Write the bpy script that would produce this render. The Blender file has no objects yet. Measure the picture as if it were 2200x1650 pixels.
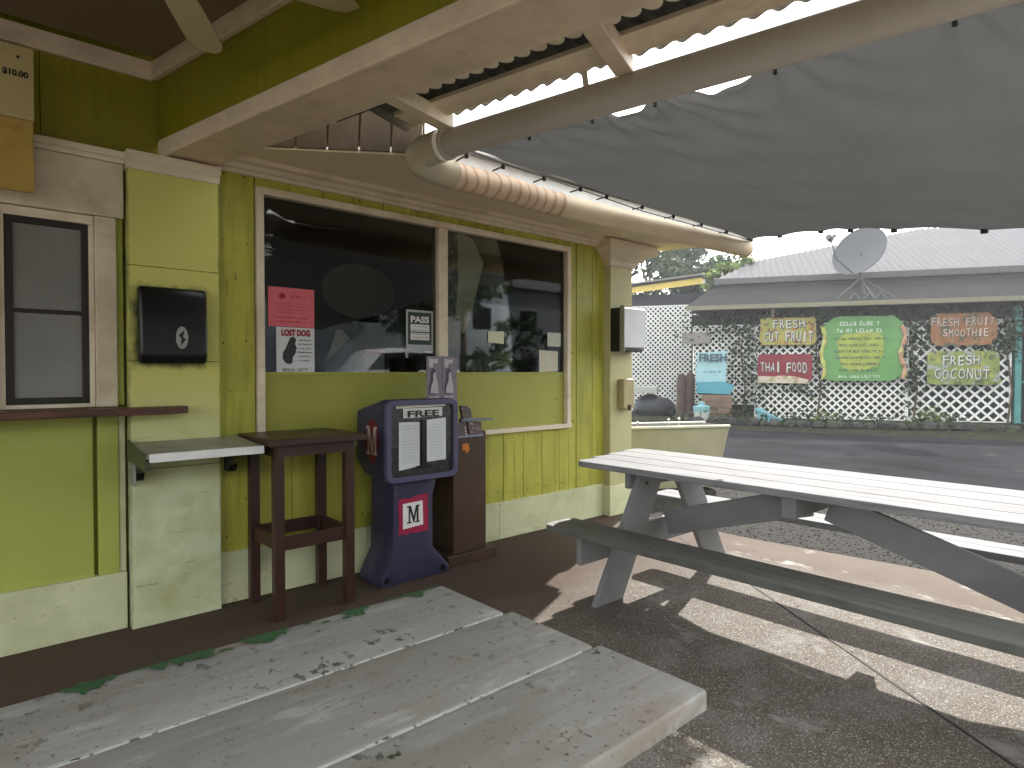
import bpy, bmesh, math, random
import numpy as np
from mathutils import Vector, Matrix
random.seed(7); rng = np.random.default_rng(7)
R = math.radians
scn = bpy.context.scene
col = scn.collection

# ------------------------------------------------------------ camera
TH = 48.22
cam = bpy.data.cameras.new("camera"); cam.sensor_width = 36.0; cam.lens = 1340 / 2200 * 36
cam.clip_start = 0.05; cam.clip_end = 2000
camo = bpy.data.objects.new("camera", cam); col.objects.link(camo)
camo.location = (0, 0, 1.5); camo.rotation_euler = (R(90 - 1.07), 0, R(TH - 90))
scn.camera = camo

# ------------------------------------------------------------ sky, sun, exposure
SUN = Vector((1.35, 0.60, 1.0)).normalized()
w = bpy.data.worlds.new("World"); scn.world = w; w.use_nodes = True
nt = w.node_tree; nt.nodes.clear()
out = nt.nodes.new("ShaderNodeOutputWorld"); bgn = nt.nodes.new("ShaderNodeBackground")
sky = nt.nodes.new("ShaderNodeTexSky"); sky.sky_type = 'NISHITA'; sky.sun_disc = False
sky.sun_elevation = math.asin(SUN.z); sky.sun_rotation = math.atan2(SUN.x, SUN.y)
sky.air_density = 1.0; sky.dust_density = 1.6; sky.ozone_density = 1.0
tcw = nt.nodes.new("ShaderNodeTexCoord"); mpw = nt.nodes.new("ShaderNodeMapping"); mpw.inputs['Scale'].default_value = (1.2, 1.2, 5.5)
nzw = nt.nodes.new("ShaderNodeTexNoise"); nzw.inputs['Scale'].default_value = 2.2; nzw.inputs['Detail'].default_value = 9; nzw.inputs['Roughness'].default_value = .6
crw = nt.nodes.new("ShaderNodeValToRGB"); crw.color_ramp.elements[0].position = .34; crw.color_ramp.elements[1].position = .56
mxw = nt.nodes.new("ShaderNodeMixRGB"); mxw.inputs[2].default_value = (6.6, 6.5, 6.25, 1)
nt.links.new(tcw.outputs['Generated'], mpw.inputs[0]); nt.links.new(mpw.outputs[0], nzw.inputs['Vector'])
nt.links.new(nzw.outputs[0], crw.inputs[0]); nt.links.new(crw.outputs[0], mxw.inputs[0])
nt.links.new(sky.outputs[0], mxw.inputs[1]); nt.links.new(mxw.outputs[0], bgn.inputs[0])
bgn.inputs[1].default_value = 0.15
nt.links.new(bgn.outputs[0], out.inputs[0])
sun = bpy.data.lights.new("sun", 'SUN'); sun.energy = 2.6; sun.angle = R(0.53); sun.color = (1.0, .965, .91)
suno = bpy.data.objects.new("sun", sun); col.objects.link(suno)
suno.rotation_euler = SUN.to_track_quat('Z', 'Y').to_euler()
vs = scn.view_settings; vs.view_transform = 'Standard'; vs.look = 'None'; vs.gamma = 1.0; vs.use_curve_mapping = False
vs.exposure = 2.08
scn.cycles.max_bounces = 8; scn.cycles.diffuse_bounces = 5; scn.cycles.transparent_max_bounces = 16
scn.cycles.caustics_reflective = False; scn.cycles.caustics_refractive = False
scn.cycles.use_denoising = True

# ------------------------------------------------------------ mesh helpers
class MB:
    def __init__(s): s.v = []; s.f = []
    def add(s, vs, fs):
        o = len(s.v); s.v += [tuple(map(float, p)) for p in vs]; s.f += [tuple(i + o for i in f) for f in fs]; return s
    def hexa(s, p):   # 8 points: bottom 4 ccw, top 4 ccw
        return s.add(p, [(3, 2, 1, 0), (4, 5, 6, 7), (0, 1, 5, 4), (1, 2, 6, 5), (2, 3, 7, 6), (3, 0, 4, 7)])
    def box(s, x0, x1, y0, y1, z0, z1):
        return s.hexa([(x0, y0, z0), (x1, y0, z0), (x1, y1, z0), (x0, y1, z0), (x0, y0, z1), (x1, y0, z1), (x1, y1, z1), (x0, y1, z1)])
    def bar(s, p0, p1, wd, th, up=(0, 0, 1)):   # beam from p0 to p1, wd across, th along up
        p0 = Vector(p0); p1 = Vector(p1); d = (p1 - p0).normalized(); sd = d.cross(Vector(up)).normalized(); u = sd.cross(d)
        sd = sd * wd / 2; u = u * th / 2
        return s.hexa([p0 - sd - u, p0 + sd - u, p1 + sd - u, p1 - sd - u, p0 - sd + u, p0 + sd + u, p1 + sd + u, p1 - sd + u])
    def prism(s, poly, ax, a0, a1):  # poly 2d extruded along axis 0/1/2
        n = len(poly)
        def P(q, a):
            return {0: (a, q[0], q[1]), 1: (q[0], a, q[1]), 2: (q[0], q[1], a)}[ax]
        return s.add([P(q, a0) for q in poly] + [P(q, a1) for q in poly],
                     [tuple(range(n))[::-1], tuple(range(n, 2 * n))] + [(i, (i + 1) % n, n + (i + 1) % n, n + i) for i in range(n)])
    def tube(s, pts, r, n=12, cap=True):
        pts = [Vector(p) for p in pts]; rs = r if isinstance(r, (list, tuple)) else [r] * len(pts)
        vs = []; up = Vector((0, 0, 1)); prev = None
        for i, p in enumerate(pts):
            d = (pts[min(i + 1, len(pts) - 1)] - pts[max(i - 1, 0)]).normalized()
            if prev is None:
                a = d.cross(up); a = a.normalized() if a.length > 1e-3 else Vector((1, 0, 0))
            else:
                a = (prev - d * prev.dot(d)).normalized()
            prev = a; b = d.cross(a)
            for k in range(n):
                t = 2 * math.pi * k / n; vs.append(p + (a * math.cos(t) + b * math.sin(t)) * rs[i])
        fs = []
        for i in range(len(pts) - 1):
            for k in range(n): fs.append((i * n + k, i * n + (k + 1) % n, (i + 1) * n + (k + 1) % n, (i + 1) * n + k))
        if cap: fs += [tuple(range(n))[::-1], tuple(range((len(pts) - 1) * n, len(pts) * n))]
        return s.add(vs, fs)
    def lathe(s, c, prof, n=20):   # prof [(r,z)]
        vs = []; fs = []
        for r, z in prof:
            for k in range(n): t = 2 * math.pi * k / n; vs.append((c[0] + r * math.cos(t), c[1] + r * math.sin(t), c[2] + z))
        for i in range(len(prof) - 1):
            for k in range(n): fs.append((i * n + k, i * n + (k + 1) % n, (i + 1) * n + (k + 1) % n, (i + 1) * n + k))
        fs += [tuple(range(n))[::-1], tuple(range((len(prof) - 1) * n, len(prof) * n))]
        return s.add(vs, fs)
    def build(s, name, m, parent=None, bevel=0, seg=2, smooth=False, fix=True):
        off = Vector((0, 0, 0))
        if parent is not None:
            p = parent
            while p is not None: off += p.location; p = p.parent
        me = bpy.data.meshes.new(name)
        me.from_pydata([tuple(Vector(v) - off) for v in s.v], [], s.f)
        if bevel or fix:
            bm = bmesh.new(); bm.from_mesh(me)
            bmesh.ops.recalc_face_normals(bm, faces=bm.faces)
            if bevel:
                eds = [e for e in bm.edges if len(e.link_faces) == 2 and e.calc_face_angle(0) > .5]
                bmesh.ops.bevel(bm, geom=eds, offset=bevel, segments=seg, affect='EDGES', profile=.5, clamp_overlap=True)
            bm.to_mesh(me); bm.free()
        if smooth:
            for p in me.polygons: p.use_smooth = True
            try: me.set_sharp_from_angle(angle=R(40))
            except Exception: pass
        o = bpy.data.objects.new(name, me); col.objects.link(o)
        if m is not None: me.materials.append(m)
        if parent is not None: o.parent = parent
        return o

def thing(name, label, cat, loc=(0, 0, 0), group=None):
    o = bpy.data.objects.new(name, None); col.objects.link(o); o.location = loc; o.empty_display_size = .1
    o['label'] = label; o['category'] = cat
    if group: o['group'] = group
    return o
def tag(o, label, cat, group=None, kind=None):
    o['label'] = label; o['category'] = cat
    if group: o['group'] = group
    if kind: o['kind'] = kind
    return o
def struct(o): o['kind'] = 'structure'; return o
def stuff(o): o['kind'] = 'stuff'; return o
def box(name, m, parent, x0, x1, y0, y1, z0, z1, bevel=0.0):
    return MB().box(x0, x1, y0, y1, z0, z1).build(name, m, parent, bevel)
def copy_tree(o, parent=None):
    c = o.copy(); col.objects.link(c); c.parent = parent
    for ch in list(o.children): copy_tree(ch, c)
    return c

# ------------------------------------------------------------ materials
def mat(name, c, rough=.6, var=.12, scale=6., bump=.15, bscale=40., metal=0., spots=None, streak=None, spec=.4, jitter=.06, extra=None, emit=None, grime=None):
    """painted / worn surface: colour varied by noise; spots=[(colour, scale, threshold, softness, stretch)]"""
    m = bpy.data.materials.new(name); m.use_nodes = True; n = m.node_tree; L = n.links
    b = n.nodes["Principled BSDF"]; b.inputs['Roughness'].default_value = rough; b.inputs['Metallic'].default_value = metal
    b.inputs['Specular IOR Level'].default_value = spec
    tc = n.nodes.new("ShaderNodeTexCoord"); oi = n.nodes.new("ShaderNodeObjectInfo")
    ad = n.nodes.new("ShaderNodeVectorMath"); ad.operation = 'MULTIPLY_ADD'
    ad.inputs[1].default_value = (1, 1, 1)
    sc = n.nodes.new("ShaderNodeVectorMath"); sc.operation = 'SCALE'; sc.inputs[0].default_value = (17, 31, 11)
    L.new(oi.outputs['Random'], sc.inputs['Scale']); L.new(tc.outputs['Object'], ad.inputs[0]); L.new(sc.outputs[0], ad.inputs[2])
    V = ad.outputs[0]
    def noise(s, det=5, stretch=None, rg=.6):
        v = V
        if stretch:
            mp = n.nodes.new("ShaderNodeMapping"); mp.inputs['Scale'].default_value = stretch; L.new(V, mp.inputs[0]); v = mp.outputs[0]
        t = n.nodes.new("ShaderNodeTexNoise"); t.inputs['Scale'].default_value = s; t.inputs['Detail'].default_value = det; t.inputs['Roughness'].default_value = rg
        L.new(v, t.inputs['Vector']); return t.outputs['Fac']
    def ramp(f, p0, p1):
        r = n.nodes.new("ShaderNodeMapRange"); r.inputs['From Min'].default_value = p0; r.inputs['From Max'].default_value = p1; r.clamp = True
        L.new(f, r.inputs['Value']); return r.outputs[0]
    def mix(f, a, bb):
        x = n.nodes.new("ShaderNodeMixRGB")
        for i, q in ((1, a), (2, bb)):
            if isinstance(q, tuple): x.inputs[i].default_value = (*q[:3], 1)
            else: L.new(q, x.inputs[i])
        if isinstance(f, (int, float)): x.inputs[0].default_value = f
        else: L.new(f, x.inputs[0])
        return x.outputs[0]
    k0 = tuple(max(0, q * (1 - var)) for q in c); k1 = tuple(min(1, q * (1 + var)) for q in c)
    C = mix(ramp(noise(scale), .3, .7), k0, k1)
    if jitter:
        C2 = n.nodes.new("ShaderNodeHueSaturation"); mr = n.nodes.new("ShaderNodeMapRange")
        mr.inputs['To Min'].default_value = 1 - jitter; mr.inputs['To Max'].default_value = 1 + jitter
        L.new(oi.outputs['Random'], mr.inputs['Value']); L.new(mr.outputs[0], C2.inputs['Value']); L.new(C, C2.inputs['Color']); C = C2.outputs[0]
    if streak:
        c2, s, p0, p1, st = streak; C = mix(ramp(noise(s, 6, st), p0, p1), C, c2)
    for c2, s, p0, p1, st in (spots or []):
        C = mix(ramp(noise(s, 8, st, .65), p0, p1), C, c2)
    if extra: C = extra(n, L, tc, C, noise, ramp, mix, V)
    L.new(C, b.inputs['Base Color'])
    if bump:
        bp = n.nodes.new("ShaderNodeBump"); bp.inputs['Strength'].default_value = bump; bp.inputs['Distance'].default_value = .004
        L.new(noise(bscale, 6), bp.inputs['Height']); L.new(bp.outputs[0], b.inputs['Normal'])
    rr = n.nodes.new("ShaderNodeMapRange"); rr.inputs['To Min'].default_value = max(0, rough - .08); rr.inputs['To Max'].default_value = min(1, rough + .12)
    L.new(noise(scale * 2), rr.inputs['Value']); L.new(rr.outputs[0], b.inputs['Roughness'])
    if emit: b.inputs['Emission Color'].default_value = (*emit[:3], 1); b.inputs['Emission Strength'].default_value = emit[3]
    return m

DK = (.035, .03, .015)
VERT = (6, 6, .35); HOR = (.5, 6, 7)
M = {}
M['green_board'] = mat('green_board', (.43, .42, .06), .5, .14, 3, .35, 60, streak=((.24, .24, .03), 3, .46, .8, VERT), spots=[((.10, .10, .025), 11, .655, .70, (7, 7, .45)), ((.12, .11, .03), 26, .66, .72, (1, 1, .5)), ((.58, .56, .25), 40, .70, .74, None)], jitter=.10)
M['green_panel'] = mat('green_panel', (.40, .42, .09), .5, .08, 2.5, .25, 60, streak=((.38, .41, .07), 4, .5, .85, HOR), spots=[((.13, .13, .03), 60, .70, .76, None)], jitter=.04)
M['green_dark'] = mat('green_dark', (.23, .21, .008), .45, .1, 2.5, .25, 60, streak=((.16, .15, .006), 3, .5, .85, VERT))
M['green_inner'] = mat('green_inner', (.34, .34, .06), .5, .08, 2, .15, 50, spots=[((.18, .15, .03), 14, .66, .74, None)])
def pilaster_tint(n, L, tc, C, noise, ramp, mix, V):  # yellower towards the top; darker round the dispenser and at the edges
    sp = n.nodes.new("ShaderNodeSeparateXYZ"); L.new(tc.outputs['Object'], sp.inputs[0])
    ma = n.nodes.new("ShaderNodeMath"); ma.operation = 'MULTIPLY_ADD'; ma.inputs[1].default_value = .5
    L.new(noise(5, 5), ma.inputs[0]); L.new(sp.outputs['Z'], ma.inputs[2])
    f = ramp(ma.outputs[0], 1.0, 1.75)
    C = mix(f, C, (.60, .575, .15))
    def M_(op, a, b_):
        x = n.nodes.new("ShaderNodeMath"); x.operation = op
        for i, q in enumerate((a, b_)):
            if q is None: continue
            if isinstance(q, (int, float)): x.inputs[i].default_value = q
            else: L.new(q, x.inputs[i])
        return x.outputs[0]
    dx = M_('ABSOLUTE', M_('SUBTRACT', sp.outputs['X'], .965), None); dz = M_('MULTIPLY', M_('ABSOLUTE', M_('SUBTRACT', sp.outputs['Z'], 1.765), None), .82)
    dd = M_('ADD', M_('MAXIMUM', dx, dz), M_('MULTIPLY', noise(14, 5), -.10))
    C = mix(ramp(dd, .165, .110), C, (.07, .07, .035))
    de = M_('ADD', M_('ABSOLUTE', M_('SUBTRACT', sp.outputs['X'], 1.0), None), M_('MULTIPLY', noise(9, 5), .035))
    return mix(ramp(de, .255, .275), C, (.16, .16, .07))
M['pilaster'] = mat('pilaster_paint', (.57, .61, .38), .55, .08, 3, .3, 50, streak=((.55, .58, .34), 4, .55, .9, HOR), spots=[((.10, .12, .05), 18, .70, .74, (.6, 1, 1.6)), ((.13, .14, .05), 5, .665, .68, (.45, 1, 8)), ((.42, .42, .2), 2.2, .5, .7, None)], extra=pilaster_tint, jitter=0)
M['pale_green'] = mat('pale_green_paint', (.60, .61, .37), .55, .1, 3, .3, 50, streak=((.56, .55, .32), 3, .5, .9, HOR), spots=[((.40, .27, .11), 6, .64, .74, None), ((.16, .15, .07), 5, .66, .675, (.4, 1, 9)), ((.12, .12, .06), 34, .68, .73, None), ((.42, .42, .24), 1.7, .5, .72, None)])
M['cream'] = mat('cream_paint', (.74, .64, .48), .5, .07, 3, .2, 60, streak=((.62, .51, .35), 4, .55, .9, HOR), spots=[((.20, .14, .08), 50, .69, .74, None), ((.52, .42, .28), 2.3, .48, .7, None)])
M['cream_beam'] = mat('beam_paint', (.74, .60, .45), .5, .1, 3, .25, 60, streak=((.52, .39, .27), 5, .5, .9, (1.5, 1.5, 4)), spots=[((.12, .09, .06), 30, .72, .77, None)])
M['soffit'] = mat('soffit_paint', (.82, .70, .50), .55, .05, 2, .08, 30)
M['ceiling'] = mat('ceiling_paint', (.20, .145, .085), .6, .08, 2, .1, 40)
M['brown_dark'] = mat('dark_brown_paint', (.040, .016, .011), .35, .2, 6, .15, 60, spots=[((.12, .06, .04), 20, .66, .76, None)])
M['attic'] = mat('attic_board', (.085, .058, .036), .7, .2, 6, .3, 40, streak=((.07, .05, .03), 6, .5, .8, VERT))
M['black'] = mat('black_plastic', (.006, .006, .006), .3, .1, 6, .05, 80, jitter=0)
M['void'] = mat('dark_gap', (.01, .008, .006), .9, .2, 6, 0)
M['silver'] = mat('dull_silver', (.35, .35, .33), .35, .15, 30, .1, 60, metal=.6)
M['wood'] = mat('varnished_wood', (.11, .045, .022), .4, .2, 5, .2, 60, streak=((.04, .015, .01), 8, .4, .7, (.4, 8, 8)))
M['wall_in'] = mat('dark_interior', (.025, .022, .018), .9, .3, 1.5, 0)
M['steel_top'] = mat('worn_steel', (.32, .31, .27), .38, .15, 8, .1, 40, metal=.35, spots=[((.14, .12, .08), 12, .55, .7, (.4, 2, 2))])
M['whitetrim'] = mat('white_trim', (.72, .72, .70), .45, .1, 10, .1, 60, spots=[((.3, .28, .25), 30, .66, .74, None)])
M['pipe'] = mat('gutter_paint', (.50, .46, .40), .45, .06, 2, .05, 30, spots=[((.14, .11, .08), 22, .72, .78, None)])
def rust(n, L, tc, C, noise, ramp, mix, V):
    sp = n.nodes.new("ShaderNodeSeparateXYZ"); L.new(tc.outputs['Object'], sp.inputs[0])
    wv = n.nodes.new("ShaderNodeTexWave"); wv.wave_type = 'BANDS'; wv.bands_direction = 'X'; wv.inputs['Scale'].default_value = 3.6; wv.inputs['Distortion'].default_value = 2.6; wv.inputs['Detail Scale'].default_value = 1.5
    L.new(V, wv.inputs['Vector'])
    return mix(ramp(wv.outputs['Fac'], .70, 1.15), C, (.36, .18, .09))
M['rust_gutter'] = mat('rust_banded_gutter', (.66, .50, .35), .55, .12, 5, .1, 30, extra=rust)
M['eave_gutter'] = mat('eave_gutter', (.66, .54, .37), .5, .08, 3, .1, 30, spots=[((.25, .15, .09), 16, .70, .78, None)])
M['corrug'] = mat('corrugated_iron', (.13, .12, .10), .5, .2, 5, .1, 30, spots=[((.14, .08, .05), 8, .58, .7, None)])
M['lumber'] = mat('bare_lumber', (.74, .62, .45), .6, .12, 5, .2, 40, streak=((.62, .48, .32), 6, .5, .8, (2, 2, 5)), spots=[((.06, .04, .03), 28, .72, .76, None)])
M['roof_white'] = mat('roof_sheet', (.62, .60, .58), .5, .1, 2, .1, 30)

def paint_top(n, L, tc, C, noise, ramp, mix, V):
    def mul(a, b):
        x = n.nodes.new("ShaderNodeMath"); x.operation = 'MULTIPLY'; L.new(a, x.inputs[0]); L.new(b, x.inputs[1]); return x.outputs[0]
    cl = ramp(noise(2.3, 3, (.7, 1.2, 1)), .46, .62)
    C = mix(mul(ramp(noise(30, 6, (1.2, .9, 1), .6), .585, .62), cl), C, (.05, .05, .04))
    C = mix(mul(ramp(noise(70, 4, (1.2, 1, 1), .6), .62, .66), ramp(noise(3.1, 3), .42, .6)), C, (.10, .075, .055))
    C = mix(mul(ramp(noise(18, 7, (1.2, 1, 1), .6), .645, .67), ramp(noise(1.7, 3), .45, .6)), C, (.045, .055, .04))
    return C
M['table_gray'] = mat('weathered_gray_paint', (.265, .268, .252), .6, .10, 3, .45, 45, streak=((.195, .19, .17), 5, .48, .78, (.35, 9, 1)),
    spots=[((.24, .225, .19), 3, .48, .62, (.5, 1.6, 1)), ((.38, .385, .365), 8, .56, .70, (.5, 1.6, 1)), ((.24, .19, .155), 5, .56, .76, (.7, 1.4, 1)), ((.13, .12, .10), 130, .66, .72, (.5, 2, 1))], extra=paint_top, jitter=.07)
M['table_edge'] = mat('chipped_white_edge', (.52, .52, .49), .6, .12, 20, .4, 60, spots=[((.08, .09, .07), 26, .56, .6, None)])
M['green_old'] = mat('old_green_paint', (.035, .10, .04), .55, .2, 12, .3, 60)
M['table_white'] = mat('weathered_white_table', (.235, .235, .238), .75, .10, 4, .3, 45, spec=.08,
    streak=((.13, .13, .14), 5, .46, .74, (8, .5, 8)), spots=[((.10, .10, .10), 60, .74, .78, (3, .6, 3))], jitter=.08)
M['table_frame'] = mat('gray_table_frame', (.19, .19, .187), .6, .1, 4, .25, 45, spots=[((.18, .18, .16), 9, .62, .75, None)], jitter=.05)

M['bench_shaded'] = mat('worn_bench_shaded', (.12, .12, .105), .6, .12, 4, .3, 45, spots=[((.05, .05, .042), 7, .5, .78, (3, .4, 1))], jitter=.05)  # worn pale paint, base colour darkened for the shade under the table
# concrete slab
def slabx(n, L, tc, C, noise, ramp, mix, V):
    f = noise(170, 2); C = mix(ramp(f, .56, .66), C, (.045, .037, .032)); f2 = noise(110, 2); C = mix(ramp(f2, .56, .68), C, (.42, .40, .36))
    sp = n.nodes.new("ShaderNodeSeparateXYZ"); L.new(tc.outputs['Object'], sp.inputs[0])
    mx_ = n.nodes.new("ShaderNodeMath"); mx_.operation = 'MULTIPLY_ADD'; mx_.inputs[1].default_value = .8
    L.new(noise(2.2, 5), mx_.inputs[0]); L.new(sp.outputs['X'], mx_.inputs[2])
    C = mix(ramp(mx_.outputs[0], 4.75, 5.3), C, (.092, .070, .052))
    C = mix(ramp(noise(4.5, 8, (1, .6, 1)), .60, .70), C, (.30, .285, .26))
    # reddish paint residue near the wall (y>2.6)
    ma = n.nodes.new("ShaderNodeMath"); ma.operation = 'MULTIPLY_ADD'; ma.inputs[1].default_value = .9
    L.new(noise(1.5, 5), ma.inputs[0]); L.new(sp.outputs['Y'], ma.inputs[2])
    return mix(ramp(ma.outputs[0], 2.7, 3.6), C, (.082, .057, .042))
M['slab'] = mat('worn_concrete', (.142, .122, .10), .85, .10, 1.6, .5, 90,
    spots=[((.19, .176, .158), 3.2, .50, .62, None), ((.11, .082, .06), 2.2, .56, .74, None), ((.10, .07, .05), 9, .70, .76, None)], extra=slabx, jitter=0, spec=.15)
M['joint'] = mat('dark_joint', (.02, .018, .016), .8, .1, 5, 0)
M['asphalt'] = mat('asphalt', (.026, .0265, .0285), .95, .2, .8, .6, 120, spec=0, spots=[((.03, .03, .033), 200, .62, .72, None), ((.015, .0145, .0145), 1.1, .5, .75, (1, .4, 1)), ((.045, .043, .04), 2.3, .60, .72, (.5, 1, 1))], jitter=0)
M['dirt'] = mat('verge_dirt', (.025, .022, .017), .95, .3, 2, .6, 30, spec=.05, spots=[((.04, .055, .02), 4, .5, .6, None)], jitter=0)
M['gravel'] = mat('gravel_stone', (.030, .029, .027), .9, .3, 20, .2, 60, spec=.1, jitter=.5)
M['gravel_bed'] = mat('gravel_bed', (.032, .030, .028), .95, .3, 30, .8, 60, spec=.05, spots=[((.04, .038, .035), 120, .58, .64, None)], jitter=0)
M['stone'] = mat('kerb_stone', (.028, .028, .025), .85, .3, 5, .6, 30, spots=[((.04, .06, .02), 6, .55, .65, None)], jitter=.25)

# tarp
mt = bpy.data.materials.new('shade_cloth'); mt.use_nodes = True; n = mt.node_tree; L = n.links; n.nodes.clear()
o_ = n.nodes.new("ShaderNodeOutputMaterial"); d = n.nodes.new("ShaderNodeBsdfDiffuse"); tr = n.nodes.new("ShaderNodeBsdfTranslucent"); mx = n.nodes.new("ShaderNodeMixShader")
tc = n.nodes.new("ShaderNodeTexCoord"); nz = n.nodes.new("ShaderNodeTexNoise"); nz.inputs['Scale'].default_value = 1.4; nz.inputs['Detail'].default_value = 4
cr = n.nodes.new("ShaderNodeValToRGB"); cr.color_ramp.elements[0].position = .35; cr.color_ramp.elements[1].position = .7
cr.color_ramp.elements[0].color = (.10, .10, .088, 1); cr.color_ramp.elements[1].color = (.145, .145, .142, 1)
L.new(tc.outputs['Object'], nz.inputs['Vector']); L.new(nz.outputs[0], cr.inputs[0])
L.new(cr.outputs[0], d.inputs[0]); tr.inputs[0].default_value = (.05, .05, .049, 1); mx.inputs[0].default_value = .35
wv = n.nodes.new("ShaderNodeTexNoise"); wv.inputs['Scale'].default_value = 9; wv.inputs['Detail'].default_value = 7
mp = n.nodes.new("ShaderNodeMapping"); mp.inputs['Scale'].default_value = (1.0, 4.5, 1); mp.inputs['Rotation'].default_value = (0, 0, .5)
L.new(tc.outputs['Object'], mp.inputs[0]); L.new(mp.outputs[0], wv.inputs['Vector'])
bp = n.nodes.new("ShaderNodeBump"); bp.inputs['Strength'].default_value = .5; bp.inputs['Distance'].default_value = .02
w2_ = n.nodes.new("ShaderNodeTexNoise"); w2_.inputs['Scale'].default_value = 16; w2_.inputs['Detail'].default_value = 6
m2_ = n.nodes.new("ShaderNodeMapping"); m2_.inputs['Scale'].default_value = (5, .8, 1); m2_.inputs['Rotation'].default_value = (0, 0, .35)
L.new(tc.outputs['Object'], m2_.inputs[0]); L.new(m2_.outputs[0], w2_.inputs['Vector'])
am_ = n.nodes.new("ShaderNodeMath"); am_.operation = 'ADD'; L.new(wv.outputs[0], am_.inputs[0]); L.new(w2_.outputs[0], am_.inputs[1])
L.new(am_.outputs[0], bp.inputs['Height']); L.new(bp.outputs[0], d.inputs['Normal'])
L.new(d.outputs[0], mx.inputs[1]); L.new(tr.outputs[0], mx.inputs[2]); L.new(mx.outputs[0], o_.inputs[0])
M['tarp'] = mt
# glass
mg = bpy.data.materials.new('window_glass'); mg.use_nodes = True; n = mg.node_tree; L = n.links; n.nodes.clear()
o_ = n.nodes.new("ShaderNodeOutputMaterial"); gl = n.nodes.new("ShaderNodeBsdfGlossy"); gl.inputs['Roughness'].default_value = .02; gl.inputs[0].default_value = (1, 1, 1, 1)
tp = n.nodes.new("ShaderNodeBsdfTransparent"); tp.inputs[0].default_value = (.8, .82, .8, 1); fr = n.nodes.new("ShaderNodeFresnel"); fr.inputs[0].default_value = 1.5
mx = n.nodes.new("ShaderNodeMixShader"); L.new(fr.outputs[0], mx.inputs[0]); L.new(tp.outputs[0], mx.inputs[1]); L.new(gl.outputs[0], mx.inputs[2]); L.new(mx.outputs[0], o_.inputs[0])
M['glass'] = mg

def plain(name, c, rough=.5, **k): return mat(name, c, rough, k.pop('var', .06), k.pop('scale', 12), k.pop('bump', 0.03), **k)

# ------------------------------------------------------------ text
def text(body, o, r, u, W, H, m, parent, name='lettering', bold=.0, ext=.001, shear=0, fit=True):
    """text centred on o, spread over W x H along r (right) and u (up)"""
    cu = bpy.data.curves.new('t', 'FONT'); cu.body = body; cu.size = 1; cu.offset = bold; cu.extrude = .02; cu.shear = shear; cu.resolution_u = 3
    cu.align_x = 'CENTER'; to = bpy.data.objects.new('t', cu); col.objects.link(to)
    dg = bpy.context.evaluated_depsgraph_get(); me = bpy.data.meshes.new_from_object(to.evaluated_get(dg))
    bpy.data.objects.remove(to)
    vs = np.array([v.co[:] for v in me.vertices]); fs = [tuple(p.vertices) for p in me.polygons]; bpy.data.meshes.remove(me)
    mn = vs.min(0); mxx = vs.max(0); sz = mxx - mn; cc = (mn + mxx) / 2
    q = (vs - cc); q[:, 0] *= W / sz[0]; q[:, 1] *= H / sz[1]; q[:, 2] *= ext / .02
    r = np.array(r, float); u = np.array(u, float); nn = np.cross(r, u)
    P = np.array(o, float) + q[:, :1] * r + q[:, 1:2] * u + q[:, 2:3] * nn
    mb = MB(); mb.add(P.tolist(), fs); return mb.build(name, m, parent)
def scribble(rows, o, r, u, W, H, m, parent, name='lettering', fill=.55, seed=1, off=.0015):
    """lines of lettering too small to read: word-like groups of strokes"""
    rn = random.Random(seed); mb = MB(); r = Vector(r); u = Vector(u); nn = r.cross(u) * off; o = Vector(o)
    for i in range(rows):
        y = H / 2 - (i + .5) * H / rows; h = H / rows * fill; x = -W / 2 * rn.uniform(.7, 1)
        xe = -x
        while x < xe:
            for _ in range(rn.randint(2, 6)):
                cw = h * .55
                if x + cw > xe: break
                hh = h * rn.uniform(.7, 1); t = cw * .35
                for (a, b, c_, d_) in rn.choice([[(0, t, 0, hh), (cw - t, cw, 0, hh), (t, cw - t, hh * .4, hh * .6)], [(0, t, 0, hh), (t, cw, 0, t)], [(0, cw, hh - t, hh), (cw * .35, cw * .65, 0, hh - t)], [(0, t, 0, hh), (t, cw, hh * .75, hh), (t, cw, 0, hh * .25)]]):
                    p = o + nn
                    q = [p + r * (x + a) + u * (y - h / 2 + c_), p + r * (x + b) + u * (y - h / 2 + c_), p + r * (x + b) + u * (y - h / 2 + d_), p + r * (x + a) + u * (y - h / 2 + d_)]
                    mb.add(q, [(0, 1, 2, 3)])
                x += cw * 1.35
            x += h * .6
    return stuff(mb.build(name, m, parent, fix=False))
def plate(o, r, u, poly, th, name, m, parent, bevel=0):
    """flat board with 2d outline poly in axes r,u, thickness th behind the face"""
    r = Vector(r); u = Vector(u); nn = r.cross(u); o = Vector(o); k = len(poly)
    a = [o + r * p[0] + u * p[1] for p in poly]; b = [q - nn * th for q in a]
    return MB().add(a + b, [tuple(range(k)), tuple(range(k, 2 * k))[::-1]] + [(i, i + k, (i + 1) % k + k, (i + 1) % k) for i in range(k)]).build(name, m, parent, bevel)
def rrect(w, h, r=.02, wob=0, seed=0, n=5):
    rn = random.Random(seed); out = []
    for cx, cy, a0 in ((w / 2 - r, h / 2 - r, 0), (-w / 2 + r, h / 2 - r, 90), (-w / 2 + r, -h / 2 + r, 180), (w / 2 - r, -h / 2 + r, 270)):
        for i in range(n):
            t = R(a0 + 90 * i / (n - 1)); out.append((cx + r * math.cos(t) + rn.uniform(-wob, wob), cy + r * math.sin(t) + rn.uniform(-wob, wob)))
    return out

# ================================================================ THE SETTING: ground
g = MB().add([(-600, -600, -.35), (600, -600, -.35), (600, 600, -.35), (-600, 600, -.35)], [(0, 1, 2, 3)]).build('ground', M['dirt']); struct(g)
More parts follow.
